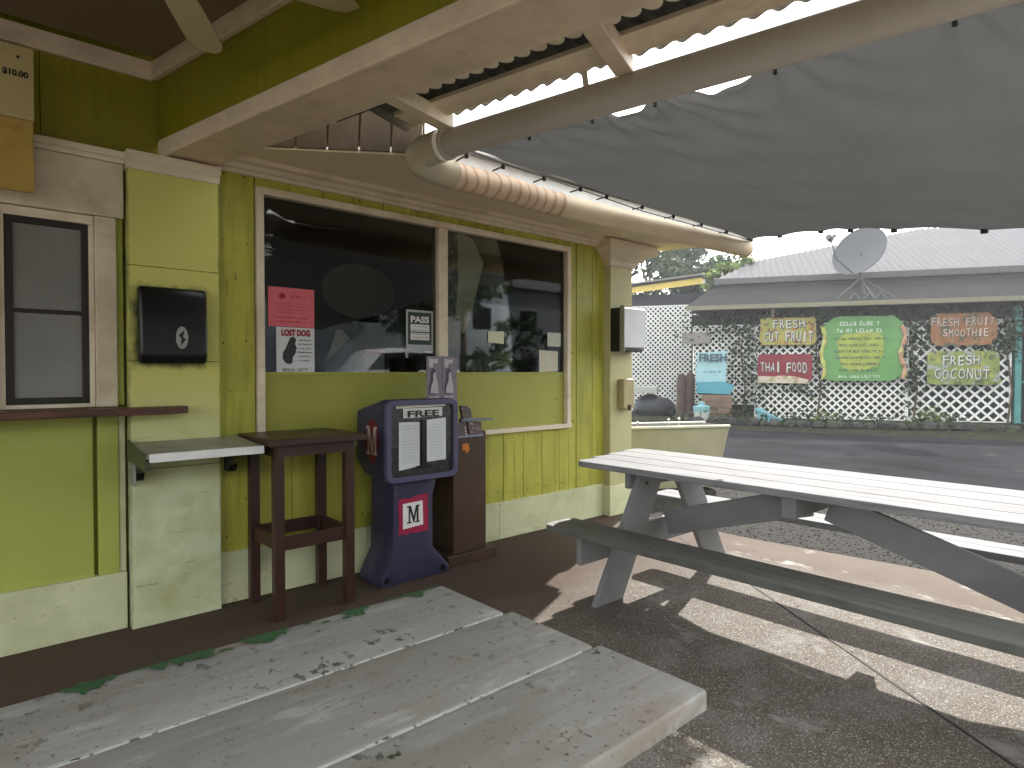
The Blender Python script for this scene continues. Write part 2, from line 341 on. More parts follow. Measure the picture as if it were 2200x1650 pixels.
# shaped apron of gravel / road as sheets
def sheet(name, m, poly, z):
    return struct(MB().add([(x, y, z) for x, y in poly], [tuple(range(len(poly)))]).build(name, m))
sheet('verge', M['dirt'], [(-60, -60), (60, -60), (60, 60), (-60, 60)], -.06)
sheet('gravel_strip', M['gravel_bed'], [(5.3, -20), (8.6, -20), (9.4, 12), (5.3, 12)], -.035)
sheet('road', M['asphalt'], [(8.2, -45), (26.5, -20), (13.0, 14.8), (8.6, 22)], -.03)
sl = MB(); pts = []
ys = np.linspace(-6, 9.0, 60)
edge = [(5.35 + .05 * math.sin(y * 1.7) + .10 * math.sin(y * .6 + 1), y) for y in ys]
poly = [(-5, 9.0), (-5, -6)] + edge
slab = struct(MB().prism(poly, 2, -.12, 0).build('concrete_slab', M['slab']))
jp = [(4.9, 3.2), (4.27, 2.27), (3.39, 1.047), (2.97, .444), (2.2, -.6)]
mb = MB()
for a, b in zip(jp[:-1], jp[1:]): mb.bar((a[0], a[1], .0), (b[0], b[1], .0), .012, .006)
struct(mb.build('slab_joint', M['joint']))
# gravel stones
ico_v = [(0, 0, 1), (.9, 0, .1), (-.3, .85, .15), (-.4, -.8, .1), (.1, .1, -.6), (.4, .6, -.1), (.5, -.6, .0)]
N = 9000
cx = rng.uniform(5.35, 8.6, N); cy = rng.uniform(-.5, 7.5, N); rs = rng.uniform(.006, .017, N)
tv = np.array([(0, 0, 1), (1, 0, -.2), (-.5, .87, -.2), (-.5, -.87, -.2)]); mb = MB(); VV = []; FF = []
for i in range(N):
    a = rng.uniform(0, 6.28); ca, sa = math.cos(a), math.sin(a); sx = rs[i] * rng.uniform(.8, 1.5)
    for q in tv: VV.append((cx[i] + (q[0] * ca - q[1] * sa) * sx, cy[i] + (q[0] * sa + q[1] * ca) * rs[i], -.034 + q[2] * rs[i] * .42))
    k = 4 * i; FF += [(k, k + 1, k + 2), (k, k + 2, k + 3), (k, k + 3, k + 1)]
mb.v = VV; mb.f = FF; gv = mb.build('gravel', M['gravel'], fix=False); tag(gv, 'loose dark gravel between the concrete slab and the road', 'gravel', kind='stuff')

# ================================================================ THE CAFE BUILDING
WY = 4.24
cafe = thing('cafe_building', 'lime green wooden cafe front with cream trim, big shop window and porch roof', 'building', (0, WY, 0))
# carcass behind the boards (with the window hole)
mb = MB()
mb.box(1.25, 1.50, WY + .03, WY + .12, 0, 2.9).box(4.545, 5.42, WY + .03, WY + .12, 0, 2.9).box(1.50, 4.545, WY + .03, WY + .12, 0, .99).box(1.50, 4.545, WY + .03, WY + .12, 2.73, 2.9)
mb.build('wall', M['void'], cafe)
box('wall', M['green_dark'], cafe, -4, 1.25, WY + .03, WY + .12, 0, 3.45)
box('end_wall', M['green_board'], cafe, 5.34, 5.42, WY + .13, 10, 0, 3.2)
# vertical boards of the shop front
xs = [1.252]; 
while xs[-1] < 5.05: xs.append(xs[-1] + .243)
for i in range(len(xs) - 1):
    a, b = xs[i] + .0025, min(xs[i + 1] - .0025, 5.10)
    dy = random.uniform(-.003, .003)
    def brd(x0, x1, z0, z1):
        if x1 - x0 > .02: box('board', M['green_board'], cafe, x0, x1, WY + dy, WY + .025 + dy, z0, z1, .0025)
    if b <= 1.50 or a >= 4.545: brd(a, b, .30, 2.84)
    else:
        if a < 1.50: brd(a, 1.498, .30, 2.84)
        if b > 4.545: brd(4.547, b, .30, 2.84)
        brd(max(a, 1.50), min(b, 4.545), .30, .985); brd(max(a, 1.50), min(b, 4.545), 2.735, 2.84)
nm_ = MB()
for i in range(len(xs) - 1):
    for z_ in ((.42, .93, 2.79) if 1.5 < xs[i] + .12 < 4.5 else (.42, 1.0, 1.7, 2.35, 2.79)):
        for dx_ in (.05, .19):
            x_ = xs[i] + dx_ + random.uniform(-.012, .012)
            if x_ < 5.08: nm_.tube([(x_, WY - .0045, z_ + random.uniform(-.02, .02)), (x_, WY + .004, z_)], .0042, 6)
stuff(nm_.build('nail_heads', M['brown_dark'], cafe))
# skirting of the shop front, in three lengths
for a, b in ((1.252, 2.30), (2.303, 3.62), (3.623, 5.07)): box('baseboard', M['pale_green'], cafe, a, b, WY - .018, WY + .02, 0.002, .335, .004)
# crown moulding under the soffit
prof = [(WY + .02, 2.79), (WY - .03, 2.79), (WY - .035, 2.815), (WY - .055, 2.82), (WY - .075, 2.845), (WY - .12, 2.85), (WY - .125, 2.885), (WY + .02, 2.885)]
MB().prism(prof, 0, 1.255, 5.10).build('crown_moulding', M['cream'], cafe, .003)
# --- shop window
wx0, wx1, wz0, wz1 = 1.50, 4.545, .985, 2.735
fm = MB(); t = .05; y0, y1 = WY - .03, WY + .05
fm.box(wx0, wx0 + t, y0, y1, wz0, wz1 - t).box(wx1 - t, wx1, y0, y1, wz0, wz1 - t).box(wx0, wx1, y0, y1, wz1 - t, wz1)
win = fm.build('window', M['cream'], cafe, .004)
box('mullion', M['cream'], win, 2.965, 3.055, y0 + .004, y1, 1.5, wz1 - t - .001, .004)
box('sill', M['cream'], win, wx0 + .001, wx1 - .001, WY - .045, y1, wz0 - .03, wz0 + .012, .004)
box('lower_rail', M['green_inner'], win, wx0 + t, wx1 - t, WY + .012, WY + .04, 1.482, 1.502, .002)
box('pane', M['glass'], win, wx0 + t, 2.966, WY + .022, WY + .027, 1.50, wz1 - t)
box('pane', M['glass'], win, 3.054, wx1 - t, WY + .022, WY + .027, 1.50, wz1 - t)
box('lower_panel', M['green_inner'], win, wx0 + t, 2.99, WY + .016, WY + .035, wz0 + .012, 1.483, .002)
box('lower_panel', M['green_inner'], win, 2.994, wx1 - t, WY + .016, WY + .035, wz0 + .012, 1.483, .002)
# --- interior
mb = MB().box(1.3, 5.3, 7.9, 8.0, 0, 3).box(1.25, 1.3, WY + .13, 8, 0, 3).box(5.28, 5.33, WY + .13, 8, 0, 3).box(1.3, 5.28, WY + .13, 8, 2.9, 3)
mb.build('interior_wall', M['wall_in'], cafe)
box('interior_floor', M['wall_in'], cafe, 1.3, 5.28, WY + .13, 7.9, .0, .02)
box('counter', plain('counter_steel', (.08, .08, .08), .4), cafe, 2.0, 4.9, 5.6, 6.1, .02, 1.35, .01)
# --- left pilaster (three stacked panels) with cap
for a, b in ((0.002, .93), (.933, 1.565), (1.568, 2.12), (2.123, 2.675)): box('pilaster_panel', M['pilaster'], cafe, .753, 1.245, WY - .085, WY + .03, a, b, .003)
prof = [(WY + .02, 2.675), (WY - .09, 2.675), (WY - .095, 2.71), (WY - .115, 2.735), (WY - .12, 2.775), (WY + .02, 2.775)]
MB().prism(prof, 0, .745, 1.253).build('pilaster_cap', M['cream'], cafe, .003)
# --- left wall pieces
box('green_panel', M['green_panel'], cafe, -3.5, .582, WY - .004, WY + .03, .30, 1.25, .003)
box('frieze_board', M['green_dark'], cafe, -3.5, .36, WY - .004, WY + .03, 2.77, 3.26, .002)
box('frieze_board', M['green_dark'], cafe, .363, 1.25, WY - .004, WY + .03, 2.777, 3.26, .002)
box('batten', M['green_panel'], cafe, .603, .703, WY - .028, WY + .03, .335, 1.25, .003)
box('corner_strip', M['pale_green'], cafe, .705, .738, WY - .018, WY + .03, .337, 1.25, .003)
box('corner_strip', M['green_panel'], cafe, .705, .738, WY - .012, WY + .03, 1.31, 2.385, .003)
box('baseboard', M['pale_green'], cafe, -3.5, .740, WY - .03, WY + .03, .002, .335, .004)
box('window_casing', M['cream'], cafe, .600, .703, WY - .035, WY + .03, 1.303, 2.385, .004)
box('window_casing', M['cream'], cafe, .06, .172, WY - .035, WY + .03, 1.303, 2.385, .004)
box('window_header', M['cream'], cafe, -3.5, .741, WY - .04, WY + .03, 2.387, 2.70, .004)
prof = [(WY + .02, 2.702), (WY - .045, 2.702), (WY - .05, 2.725), (WY - .065, 2.73), (WY - .07, 2.765), (WY + .02, 2.765)]
MB().prism(prof, 0, -3.5, .745).build('header_cap', M['cream'], cafe, .002)
box('green_panel', M['green_panel'], cafe, -3.5, .058, WY - .004, WY + .03, 1.303, 2.385, .003)
# serving window
sw = MB().box(.172, .598, WY - .01, WY + .05, 2.335, 2.385).box(.172, .20, WY - .01, WY + .05, 1.303, 2.335).box(.572, .598, WY - .01, WY + .05, 1.303, 2.335).box(.20, .572, WY - .01, WY + .05, 1.303, 1.325).build('serving_window', M['cream'], cafe, .003)
sa = MB().box(.203, .237, WY - .006, WY + .02, 1.328, 2.332).box(.538, .569, WY - .006, WY + .02, 1.328, 2.332).box(.235, .540, WY - .004, WY + .02, 2.30, 2.332).box(.235, .540, WY - .004, WY + .02, 1.328, 1.36).box(.235, .540, WY + .000, WY + .02, 1.822, 1.842)
sa.build('sash', mat('sash_paint', (.022, .016, .012), .5, .2), sw, .002)
for z0, z1 in ((1.362, 1.820), (1.844, 2.298)): box('screen', mat('window_screen', (.20, .19, .17), .35, .12, 3, .02, spec=.6), sw, .237, .538, WY + .006, WY + .012, z0, z1)
# wooden counter ledge
MB().prism([(-3.2, WY - .10), (-3.2, WY - .235), (.98, WY - .235), (1.035, WY - .19), (1.035, WY - .10)], 2, 1.258, 1.300).build('counter_ledge', M['wood'], cafe, .004)
MB().box(-3.2, .70, WY - .10, WY - .04, 1.258, 1.299).build('counter_ledge', M['wood'], cafe)

# --- porch frame: n = across the porch edge, s = along it
SE = 1.2
def NS(n_, s_, z): return (.979 * n_ + .206 * s_, .206 * n_ - .979 * s_, z)
def nbox(name, m, n0, n1, s0, s1, z0, z1, bevel=0, parent=cafe):
    return MB().hexa([NS(n0, s0, z0), NS(n1, s0, z0), NS(n1, s1, z0), NS(n0, s1, z0), NS(n0, s0, z1), NS(n1, s0, z1), NS(n1, s1, z1), NS(n0, s1, z1)]).build(name, m, parent, bevel)
nbox('porch_beam', M['cream_beam'], 1.789, 2.07, -3.93, SE, 2.79, 2.83, .004)
nbox('beam_trim', M['cream_beam'], 1.755, 1.785, -3.90, SE, 2.775, 2.875, .008)
nbox('porch_fascia', M['green_dark'], 1.772, 1.80, -3.96, SE, 2.877, 3.30, .002)
nbox('ceiling_trim', M['cream_beam'], 1.735, 1.770, -3.93, SE, 3.235, 3.34, .004)
box('ceiling_trim', M['cream_beam'], cafe, -3.5, .90, WY - .035, WY - .006, 3.232, 3.34, .004)
nbox('outer_fascia', M['cream_beam'], 2.045, 2.075, -3.9, SE, 2.832, 3.0, .002)
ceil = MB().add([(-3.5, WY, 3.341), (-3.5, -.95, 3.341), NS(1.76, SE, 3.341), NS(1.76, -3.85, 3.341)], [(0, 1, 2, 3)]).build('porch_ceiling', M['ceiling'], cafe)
MB().hexa([(-3.6, 6, 3.40), (-3.6, -1.05, 3.40), NS(2.0, SE + .1, 3.40), NS(2.0, -5, 3.40), (-3.6, 6, 3.46), (-3.6, -1.05, 3.46), NS(2.0, SE + .1, 3.46), NS(2.0, -5, 3.46)]).build('porch_roof', M['corrug'], cafe)
# corrugated sheet over the porch edge
def corr(n0, z0, n1, z1, s0, s1, pitch, amp, name, m, ph=0):
    mb = MB(); k = int((s1 - s0) / pitch * 8); rows = [0, 1]
    for i in range(k + 1):
        s = s0 + (s1 - s0) * i / k; a = amp * math.sin(2 * math.pi * (s / pitch) + ph)
        mb.v.append(NS(n0, s, z0 + a)); mb.v.append(NS(n1 + a * .7, s, z1 + a))
        if i: mb.f.append((2 * i - 2, 2 * i, 2 * i + 1, 2 * i - 1))
    o = mb.build(name, m, cafe, fix=False, smooth=True); return o
corr(1.9, 3.03, 2.66, 2.95, -2.75, SE, .10, .016, 'corrugated_eave', M['corrug'])
mb = MB(); k_ = int((SE + 2.15) / .082) * 8
for i in range(k_ + 1):
    s_ = -2.2 + i * .082 / 8; f_ = (i % 8) / 8.0; n_ = 2.108 + .040 * (math.sin(math.pi * f_) ** .7)
    mb.v += [NS(2.072, s_, 2.806), NS(n_, s_, 2.815), NS(n_, s_, 2.835), NS(2.072, s_, 2.826)]
    if i:
        o_ = 4 * i; mb.f += [(o_ - 4 + q, o_ - 4 + (q + 1) % 4, o_ + (q + 1) % 4, o_ + q) for q in range(4)]
mb.build('scalloped_flashing', M['cream'], cafe)
nbox('shadow_strip', M['void'], 2.10, 2.36, -3.0, SE, 2.965, 2.975)  # near-black strip imitating the shadow gap under the corrugated sheet
nbox('eave_board', M['lumber'], 2.375, 2.545, -2.55, SE, 2.895, 2.918, .003)
for k, s in enumerate((-2.27, -1.19, .05)):
    MB().bar(NS(2.05, s + .03, 2.835), NS(2.60, s - .09, 2.885), .085, .075).build('rafter_tail', M['cream_beam'] if k else M['lumber'], cafe, .004)
for k, s in enumerate((-1.49, .3)): MB().bar(NS(2.60, s, 2.93), NS(2.64, s, 2.80), .03, .006).build('gutter_strap', M['pipe'], cafe)
# porch gutter
MB().tube([NS(2.655, SE, 2.80), NS(2.655, 1, 2.80), NS(2.660, -2.40, 2.800)], .078, 20).build('porch_gutter', M['pipe'], cafe, smooth=True)
for s in (-2.40, -2.45): MB().tube([NS(2.66, s, 2.80), NS(2.66, s - .02, 2.80)], .090, 20).build('gutter_collar', M['pipe'], cafe, smooth=True)
box('porch_post', M['cream'], cafe, 2.06, 2.17, -.80, -.69, 0, 2.79, .006)
box('porch_post', M['cream'], cafe, -3.3, -3.18, -.80, -.69, 0, 3.34, .006)
box('front_beam', M['cream_beam'], cafe, -3.5, 1.90, -.92, -.82, 3.05, 3.34, .004)
# elbow
P0 = Vector(NS(2.66, -2.46, 2.80)); T0 = Vector((-.206, .979, 0)); P1 = Vector((2.30, 3.13, 2.72)); T1 = Vector((1, 0, -.02))
pts = []
for i in range(11):
    t = i / 10; h = Vector.lerp
    c1 = P0 + T0 * .26; c2 = P1 - T1 * .26
    pts.append(P0 * (1 - t) ** 3 + c1 * 3 * t * (1 - t) ** 2 + c2 * 3 * t * t * (1 - t) + P1 * t ** 3)
MB().tube(pts, [.092 - .004 * (i % 2) for i in range(11)], 20).build('gutter_elbow', mat('elbow_paint', (.50, .44, .32), .45, .1), cafe, smooth=True)
fx = [];
for i in range(50): fx.append(((2.30 + i * .0195), 3.13 + .01 * math.sin(i * .2), 2.72 - i * .0004))
MB().tube(fx, [.083 + (.003 if (i % 4 == 0 and i > 22) else 0) for i in range(50)], 20).build('flexible_downpipe', M['rust_gutter'], cafe, smooth=True)
MB().tube([(3.26, 3.135, 2.70), (5.75, 3.02, 2.70)], .080, 20).build('eave_gutter', M['eave_gutter'], cafe, smooth=True)
# eave over the shop front
sof = [(1.20, 4.25), (1.20, 4.06), (2.10, 3.245), (2.12, 3.20), (5.95, 3.12), (6.05, 4.25)]
MB().add([(x, y, 2.888 - (4.24 - y) * .07) for x, y in sof] + [(x, y, 2.905 - (4.24 - y) * .07) for x, y in sof], [(5, 4, 3, 2, 1, 0), (6, 7, 8, 9, 10, 11)] + [(i, (i + 1) % 6, (i + 1) % 6 + 6, i + 6) for i in range(6)]).build('soffit', M['soffit'], cafe)
MB().bar((2.25, 3.13, 2.808), (6.0, 3.09, 2.80), .022, .11).build('eave_fascia', M['whitetrim'], cafe, .003)
# dark gable boards between soffit and porch
A = Vector((1.30, 4.0, 0)); B = Vector((2.16, 3.22, 0))
for i in range(6):
    p = A.lerp(B, i / 6 + .006); q = A.lerp(B, (i + 1) / 6 - .006)
    zs = lambda y: 2.888 - (4.24 - y) * .07 + .252
    MB().bar((p.x - .015, p.y - .02, zs(p.y)), (q.x - .015, q.y - .02, zs(q.y)), .02, .48).build('gable_board', M['attic'], cafe, .002)
MB().bar(A + Vector((.05, .07, 3.14)), B + Vector((.05, .07, 3.14)), .012, .46).build('gable_backing', M['attic'], cafe)
# main roof
def roofpl(z): pass
MB().hexa([(2.22, 3.05, 2.866), (6.1, 3.02, 2.866), (6.1, 9, 4.3), (2.22, 9, 4.3), (2.22, 3.05, 2.885), (6.1, 3.02, 2.885), (6.1, 9, 4.33), (2.22, 9, 4.33)]).build('main_roof', M['roof_white'], cafe)
# --- corner column
box('column', mat('column_paint', (.47, .44, .22), .55, .12, 3, .3, 40, spots=[((.2, .15, .07), 8, .66, .8, None)], jitter=0), cafe, 5.075, 5.44, WY - .09, WY + .22, .32, 2.60, .006)
box('column_base', M['pale_green'], cafe, 5.055, 5.46, WY - .11, WY + .22, 0.002, .318, .006)
cp = [(0, 2.60), (.02, 2.62), (.03, 2.66), (.10, 2.72), (.17, 2.76), (.19, 2.78), (.19, 2.86)]
mb = MB(); ring = []
for d_, z in cp: mb.v += [(5.075 - d_ * .7, WY - .09 - d_ * .55, z), (5.44 + d_ * 1.7, WY - .09 - d_ * .55, z), (5.44 + d_ * 1.7, WY + .22, z), (5.075 - d_ * .7, WY + .22, z)]
for i in range(len(cp) - 1):
    for k in range(4): mb.f.append((4 * i + k, 4 * i + (k + 1) % 4, 4 * i + 4 + (k + 1) % 4, 4 * i + 4 + k))
mb.f.append((3, 2, 1, 0)); k = 4 * (len(cp) - 1); mb.f.append((k, k + 1, k + 2, k + 3)); mb.build('column_capital', M['cream'], cafe)

# ================================================================ THINGS ON THE WALL
EX = (1, 0, 0); EZ = (0, 0, 1)
def paper_box(name, label, x0, x1, yf, yb, z0, z1, mface, logo):
    t_ = thing(name, label, 'dispenser', ((x0 + x1) / 2, yb, z0))
    prof = [(yb, z0), (yf + .03, z0), (yf, z0 + .05), (yf + .008, z1 - .06), (yf + .035, z1), (yb, z1)]
    MB().prism(prof, 0, x0, x1).build('body', mface, t_, .018, 3, True)
    return t_
d1 = paper_box('paper_towel_dispenser', 'large black paper towel dispenser with silver oval badge on the pale pilaster', .79, 1.15, 4.055, WY - .086, 1.55, 2.0, M['black'], True)
cxx, czz = 1.005, 1.705
plate((cxx, 4.050, czz), EX, EZ, [(.033 * math.cos(R(a)), .066 * math.sin(R(a))) for a in range(0, 360, 15)], .004, 'badge', M['silver'], d1)
plate((cxx, 4.046, czz), EX, EZ, [(-.006, -.045), (.02, -.01), (.004, .005), (.012, .045), (-.02, .012), (-.004, -.002)], .002, 'badge_mark', M['black'], d1)
d2 = thing('paper_towel_dispenser', 'dispenser with black side and white front on the corner column', 'dispenser', (5.25, WY - .09, 1.72))
box('body', M['black'], d2, 5.07, 5.43, 4.00, WY - .091, 1.715, 2.165, .012)
box('front_cover', mat('white_plastic', (.62, .63, .65), .35, .06, 5, .05, 40), d2, 5.06, 5.44, 3.965, 3.998, 1.75, 2.16, .014)
box('window_frame', M['silver'], d2, 5.052, 5.062, 3.95, 4.01, 1.70, 2.18, .004)
d3 = thing('soap_box', 'small beige metal box on the corner column under the dispenser', 'box', (5.28, WY - .09, 1.1))
box('body', mat('beige_metal', (.40, .33, .16), .5), d3, 5.20, 5.38, 4.07, WY - .091, 1.12, 1.43, .01)
box('latch', M['brown_dark'], d3, 5.27, 5.31, 4.055, 4.072, 1.10, 1.16, .003)

# menu board (upper left)
mbd = thing('menu_board', 'cream hanging price board with yellow lower half at the left edge', 'menu board', (.1, 4.1, 2.43))
box('board', mat('menu_cream', (.52, .42, .20), .5, .05, 3, .08, 40), mbd, -.75, .325, 4.085, 4.11, 2.802, 3.172, .002)
box('lower_board', mat('menu_yellow', (.46, .30, .07), .5, .12, 4, .08, 40, spots=[((.36, .2, .05), 6, .55, .7, None)]), mbd, -.75, .320, 4.085, 4.11, 2.432, 2.800, .002)
ink = plain('black_ink', (.012, .012, .012), .6)
text('$10.00', (.250, 4.0835, 3.027), EX, (0, 0, 1), .105, .036, ink, mbd, bold=.04)
MB().tube([(.261, 4.086, 3.112), (.261, 4.080, 3.112)], .007, 10).build('screw', M['brown_dark'], mbd)
MB().box(-.3, -.28, 4.11, WY, 3.0, 3.02).box(.2, .22, 4.11, WY - .03, 2.95, 2.97).build('bracket', M['brown_dark'], mbd)

# steel shelf on brackets
sh = thing('wall_shelf', 'small worn steel shelf with white front edge on the pale pilaster', 'shelf', (1.04, WY - .09, 1.0))
MB().hexa([(.745, 3.725, 1.040), (1.355, 3.725, 1.040), (1.345, WY - .088, 1.068), (.745, WY - .088, 1.068), (.745, 3.725, 1.066), (1.355, 3.725, 1.066), (1.345, WY - .088, 1.094), (.745, WY - .088, 1.094)]).build('shelf_top', M['steel_top'], sh)
box('front_edge', M['whitetrim'], sh, .758, 1.357, 3.712, 3.724, 1.022, 1.068, .002)
MB().prism([(3.712, 1.066), (WY - .089, 1.112), (WY - .089, .99), (3.90, .985), (3.712, .975)], 0, .736, .744).build('side_plate', mat('olive_steel', (.05, .055, .025), .4, .2), sh)
for x in (.752, 1.262):
    MB().prism([(WY - .092, 1.03), (3.86, 1.03), (3.86, 1.01), (4.03, .93), (4.07, .88), (WY - .092, .88)], 0, x, x + .05).build('bracket', M['black'], sh, .003)
box('wall_plate', M['silver'], sh, .742, .7505, 4.0, WY - .09, .86, 1.09, .001)

# ================================================================ bar table (tall, dark brown)
bt = thing('bar_table', 'tall dark brown wooden bar table against the green wall', 'table', (1.67, 3.95, 0))
box('tabletop', M['brown_dark'], bt, 1.365, 1.985, 3.635, 4.205, 1.062, 1.105, .006)
MB().box(1.43, 1.93, 3.70, 3.72, .99, 1.061).box(1.43, 1.93, 4.14, 4.16, .99, 1.061).box(1.42, 1.44, 3.72, 4.14, .99, 1.061).box(1.92, 1.94, 3.72, 4.14, .99, 1.061).build('apron', M['brown_dark'], bt)
for x in (1.445, 1.905):
    for y in (3.735, 4.165 - .02): box('leg', M['brown_dark'], bt, x - .03, x + .03, y - .03, y + .03, 0, 1.06, .003)
for p, q in (((1.445, 3.735, .46), (1.905, 3.735, .46)), ((1.445, 4.145, .46), (1.905, 4.145, .46)), ((1.445, 3.76, .46), (1.445, 4.12, .46)), ((1.905, 3.76, .46), (1.905, 4.12, .46))):
    MB().bar(p, q, .022, .085).build('stretcher', M['brown_dark'], bt, .002)

# ================================================================ newspaper box
PUR = mat('purple_plastic', (.032, .030, .064), .42, .12, 6, .12, 60, spots=[((.10, .095, .16), 14, .6, .75, None), ((.03, .03, .06), 9, .6, .75, None)], jitter=0)
PUR2 = mat('purple_rim', (.078, .072, .135), .45, .1, 10, .1, 60, jitter=0)
nb_ = thing('newspaper_box', 'purple plastic free newspaper box with an M logo beside the bar table', 'newspaper box', (2.47, 3.95, 0))
prof = [(3.735, .755), (3.735, 1.295), (3.78, 1.315), (4.165, 1.225), (4.165, .86), (4.05, .77), (3.80, .742)]
MB().prism(prof, 0, 2.19, 2.76).build('head', PUR, nb_, .022, 3, True)
prof = [(2.285, .76), (2.285, .60), (2.275, .22), (2.185, .05), (2.185, 0), (2.765, 0), (2.765, .05), (2.615, .22), (2.615, .60), (2.66, .76)]
MB().prism(prof, 1, 3.80, 4.12).build('pedestal', PUR, nb_, .012, 2, True)
for x in (2.225, 2.70): MB().tube([(x, 3.796, .045), (x, 3.80, .045)], .022, 12).build('bolt_recess', M['black'], nb_)
# door: rounded rim with dark glass, free card and papers
ro = rrect(.600, .570, .055, n=6); ri = rrect(.525, .495, .035, n=6); k = len(ro); mb = MB()
zc = 1.022; xc = 2.472
for P_, y in ((ro, 3.70), (ri, 3.70), (ri, 3.72), (ro, 3.735)): mb.v += [(xc + a, y, zc + b) for a, b in P_]
for i in range(k):
    j = (i + 1) % k; mb.f += [(i, j, k + j, k + i), (k + i, k + j, 2 * k + j, 2 * k + i), (3 * k + i, 3 * k + j, j, i)]
door = mb.build('door', PUR2, nb_, .004)
plate((xc, 3.722, zc), EX, EZ, ri, .004, 'door_panel', mat('smoky_panel', (.025, .027, .026), .25, .1, spec=.6), door)
paper = mat('white_paper', (.60, .62, .63), .55, .05, 6, .03, 30)
plate((2.36, 3.714, 1.005), EX, EZ, [(-.085, -.185), (.085, -.165), (.085, .145), (-.085, .150)], .003, 'newspaper', paper, nb_)
plate((2.585, 3.714, 1.012), EX, EZ, [(-.08, -.150), (.085, -.145), (.085, .16), (-.08, .150)], .003, 'newspaper', paper, nb_)
gr_ink = plain('newsprint_grey', (.36, .37, .38), .6)
for q_ in nb_.children:
    if q_.name.startswith('newspaper') and not q_.name.startswith('newspaper_box'):
        xx = 2.36 if q_.name == 'newspaper' else 2.585
        scribble(13, (xx, 3.7138, 1.0), EX, EZ, .14, .27, gr_ink, q_, fill=.45, seed=int(xx * 100))
box('door_handle', M['black'], nb_, 2.415, 2.53, 3.700, 3.716, .825, .842, .003); box('door_bar', M['black'], nb_, 2.455, 2.492, 3.704, 3.716, .842, 1.16, .002)
plate((2.475, 3.715, 1.215), EX, EZ, [(-.165, -.034), (.165, -.030), (.165, .034), (-.165, .034)], .002, 'free_card', plain('free_card', (.60, .60, .56), .6), nb_)
plate((2.45, 3.713, 1.262), EX, EZ, [(-.20, -.012), (.215, -.006), (.215, .014), (-.20, .014)], .002, 'label_strip', plain('label_strip', (.55, .52, .40), .5), nb_)
text('FREE', (2.477, 3.7105, 1.209), EX, EZ, .265, .046, ink, nb_, bold=.022)
CRIM = plain('crimson_print', (.30, .012, .05), .5); WHT = plain('white_print', (.72, .70, .68), .5)
rn = random.Random(3); ragged = []
for (x0, z0), (x1, z1) in (((-.125, -.13), (.125, -.13)), ((.125, -.13), (.12, .13)), ((.12, .13), (-.125, .13)), ((-.125, .13), (-.125, -.13))):
    for i in range(7): t_ = i / 7; ragged.append((x0 + (x1 - x0) * t_ + rn.uniform(-.010, .010), z0 + (z1 - z0) * t_ + rn.uniform(-.010, .010)))
plate((2.445, 3.797, .478), EX, EZ, ragged, .002, 'logo_field', CRIM, nb_)
plate((2.440, 3.794, .482), EX, EZ, [(-.085, -.095), (.085, -.085), (.08, .09), (-.085, .085)], .002, 'logo_square', WHT, nb_)
def serifM(o, r, u, W, H, m, par):
    q = [(-.5, -.5), (-.15, -.5), (-.15, -.42), (-.26, -.42), (-.26, .22), (.02, -.5), (.07, -.5), (.27, .24), (.27, -.42), (.15, -.42), (.15, -.5), (.5, -.5), (.5, -.42), (.42, -.42), (.42, .42), (.5, .42), (.5, .5), (.22, .5), (.03, -.12), (-.20, .5), (-.5, .5), (-.5, .42), (-.36, .42), (-.36, -.42), (-.5, -.42)]
    return plate(o, r, u, [(a * W, b * H) for a, b in q], .002, 'letter', m, par)
serifM((2.440, 3.7915, .484), EX, EZ, .105, .125, ink, nb_)
SX = (0, -1, 0)
rn = random.Random(5); blob = [(.095 * math.cos(R(a)) * rn.uniform(.8, 1.1), .165 * math.sin(R(a)) * rn.uniform(.85, 1.08)) for a in range(0, 360, 18)]
plate((2.186, 3.93, 1.02), SX, EZ, blob, .002, 'side_logo_field', plain('dark_crimson', (.13, .008, .015), .5), nb_)
serifM((2.183, 3.93, 1.02), SX, EZ, .15, .20, plain('faded_white_print', (.42, .33, .28), .5), nb_)

# ================================================================ brochure rack
rk = thing('brochure_rack', 'dark brown brochure stand holding cards behind the newspaper box', 'brochure rack', (3.03, 4.0, 0))
rkm = mat('rack_brown', (.060, .032, .018), .45, .12, 5, .12, 50, jitter=0)
box('plinth', rkm, rk, 2.80, 3.285, 3.86, 4.20, 0, .085, .006)
box('body', rkm, rk, 2.865, 3.19, 3.885, 4.18, .085, 1.03, .006)
box('card_holder', rkm, rk, 2.70, 2.99, 4.02, 4.10, 1.03, 1.30, .004)
dusk = plain('grey_violet_card', (.22, .19, .23), .5)
pale = plain('pale_print', (.50, .46, .48), .5); plum = plain('plum_print', (.085, .055, .09), .5)
for x in (2.760, 2.905):
    c_ = box('poster_card', dusk, rk, x - .070, x + .070, 3.985, 3.995, 1.235, 1.625, .001)
    o_ = (x, 3.984, 1.45)
    plate((x - .006, 3.9835, 1.42), EX, EZ, [(-.045, -.09), (.045, -.09), (.035, -.02), (.028, .05), (.012, .10), (-.012, .115), (-.03, .09), (-.036, .02), (-.05, -.03)], .001, 'portrait_hair', plum, c_)
    plate((x, 3.9815, 1.41), EX, EZ, [(-.04, -.07), (.036, -.075), (.028, 0), (.016, .05), (.012, .085), (-.004, .095), (-.014, .07), (-.012, .03), (-.034, -.02)], .001, 'portrait_figure', pale, c_)
    plate((x - .01, 3.9835, 1.565), EX, EZ, [(-.04, -.025), (-.01, -.03), (.0, .01), (.03, .0), (.045, .04), (.0, .035), (-.045, .045)], .001, 'print_highlight', pale, c_)
    scribble(3, (x, 3.983, 1.285), EX, EZ, .115, .075, WHT, c_, seed=int(x * 100))
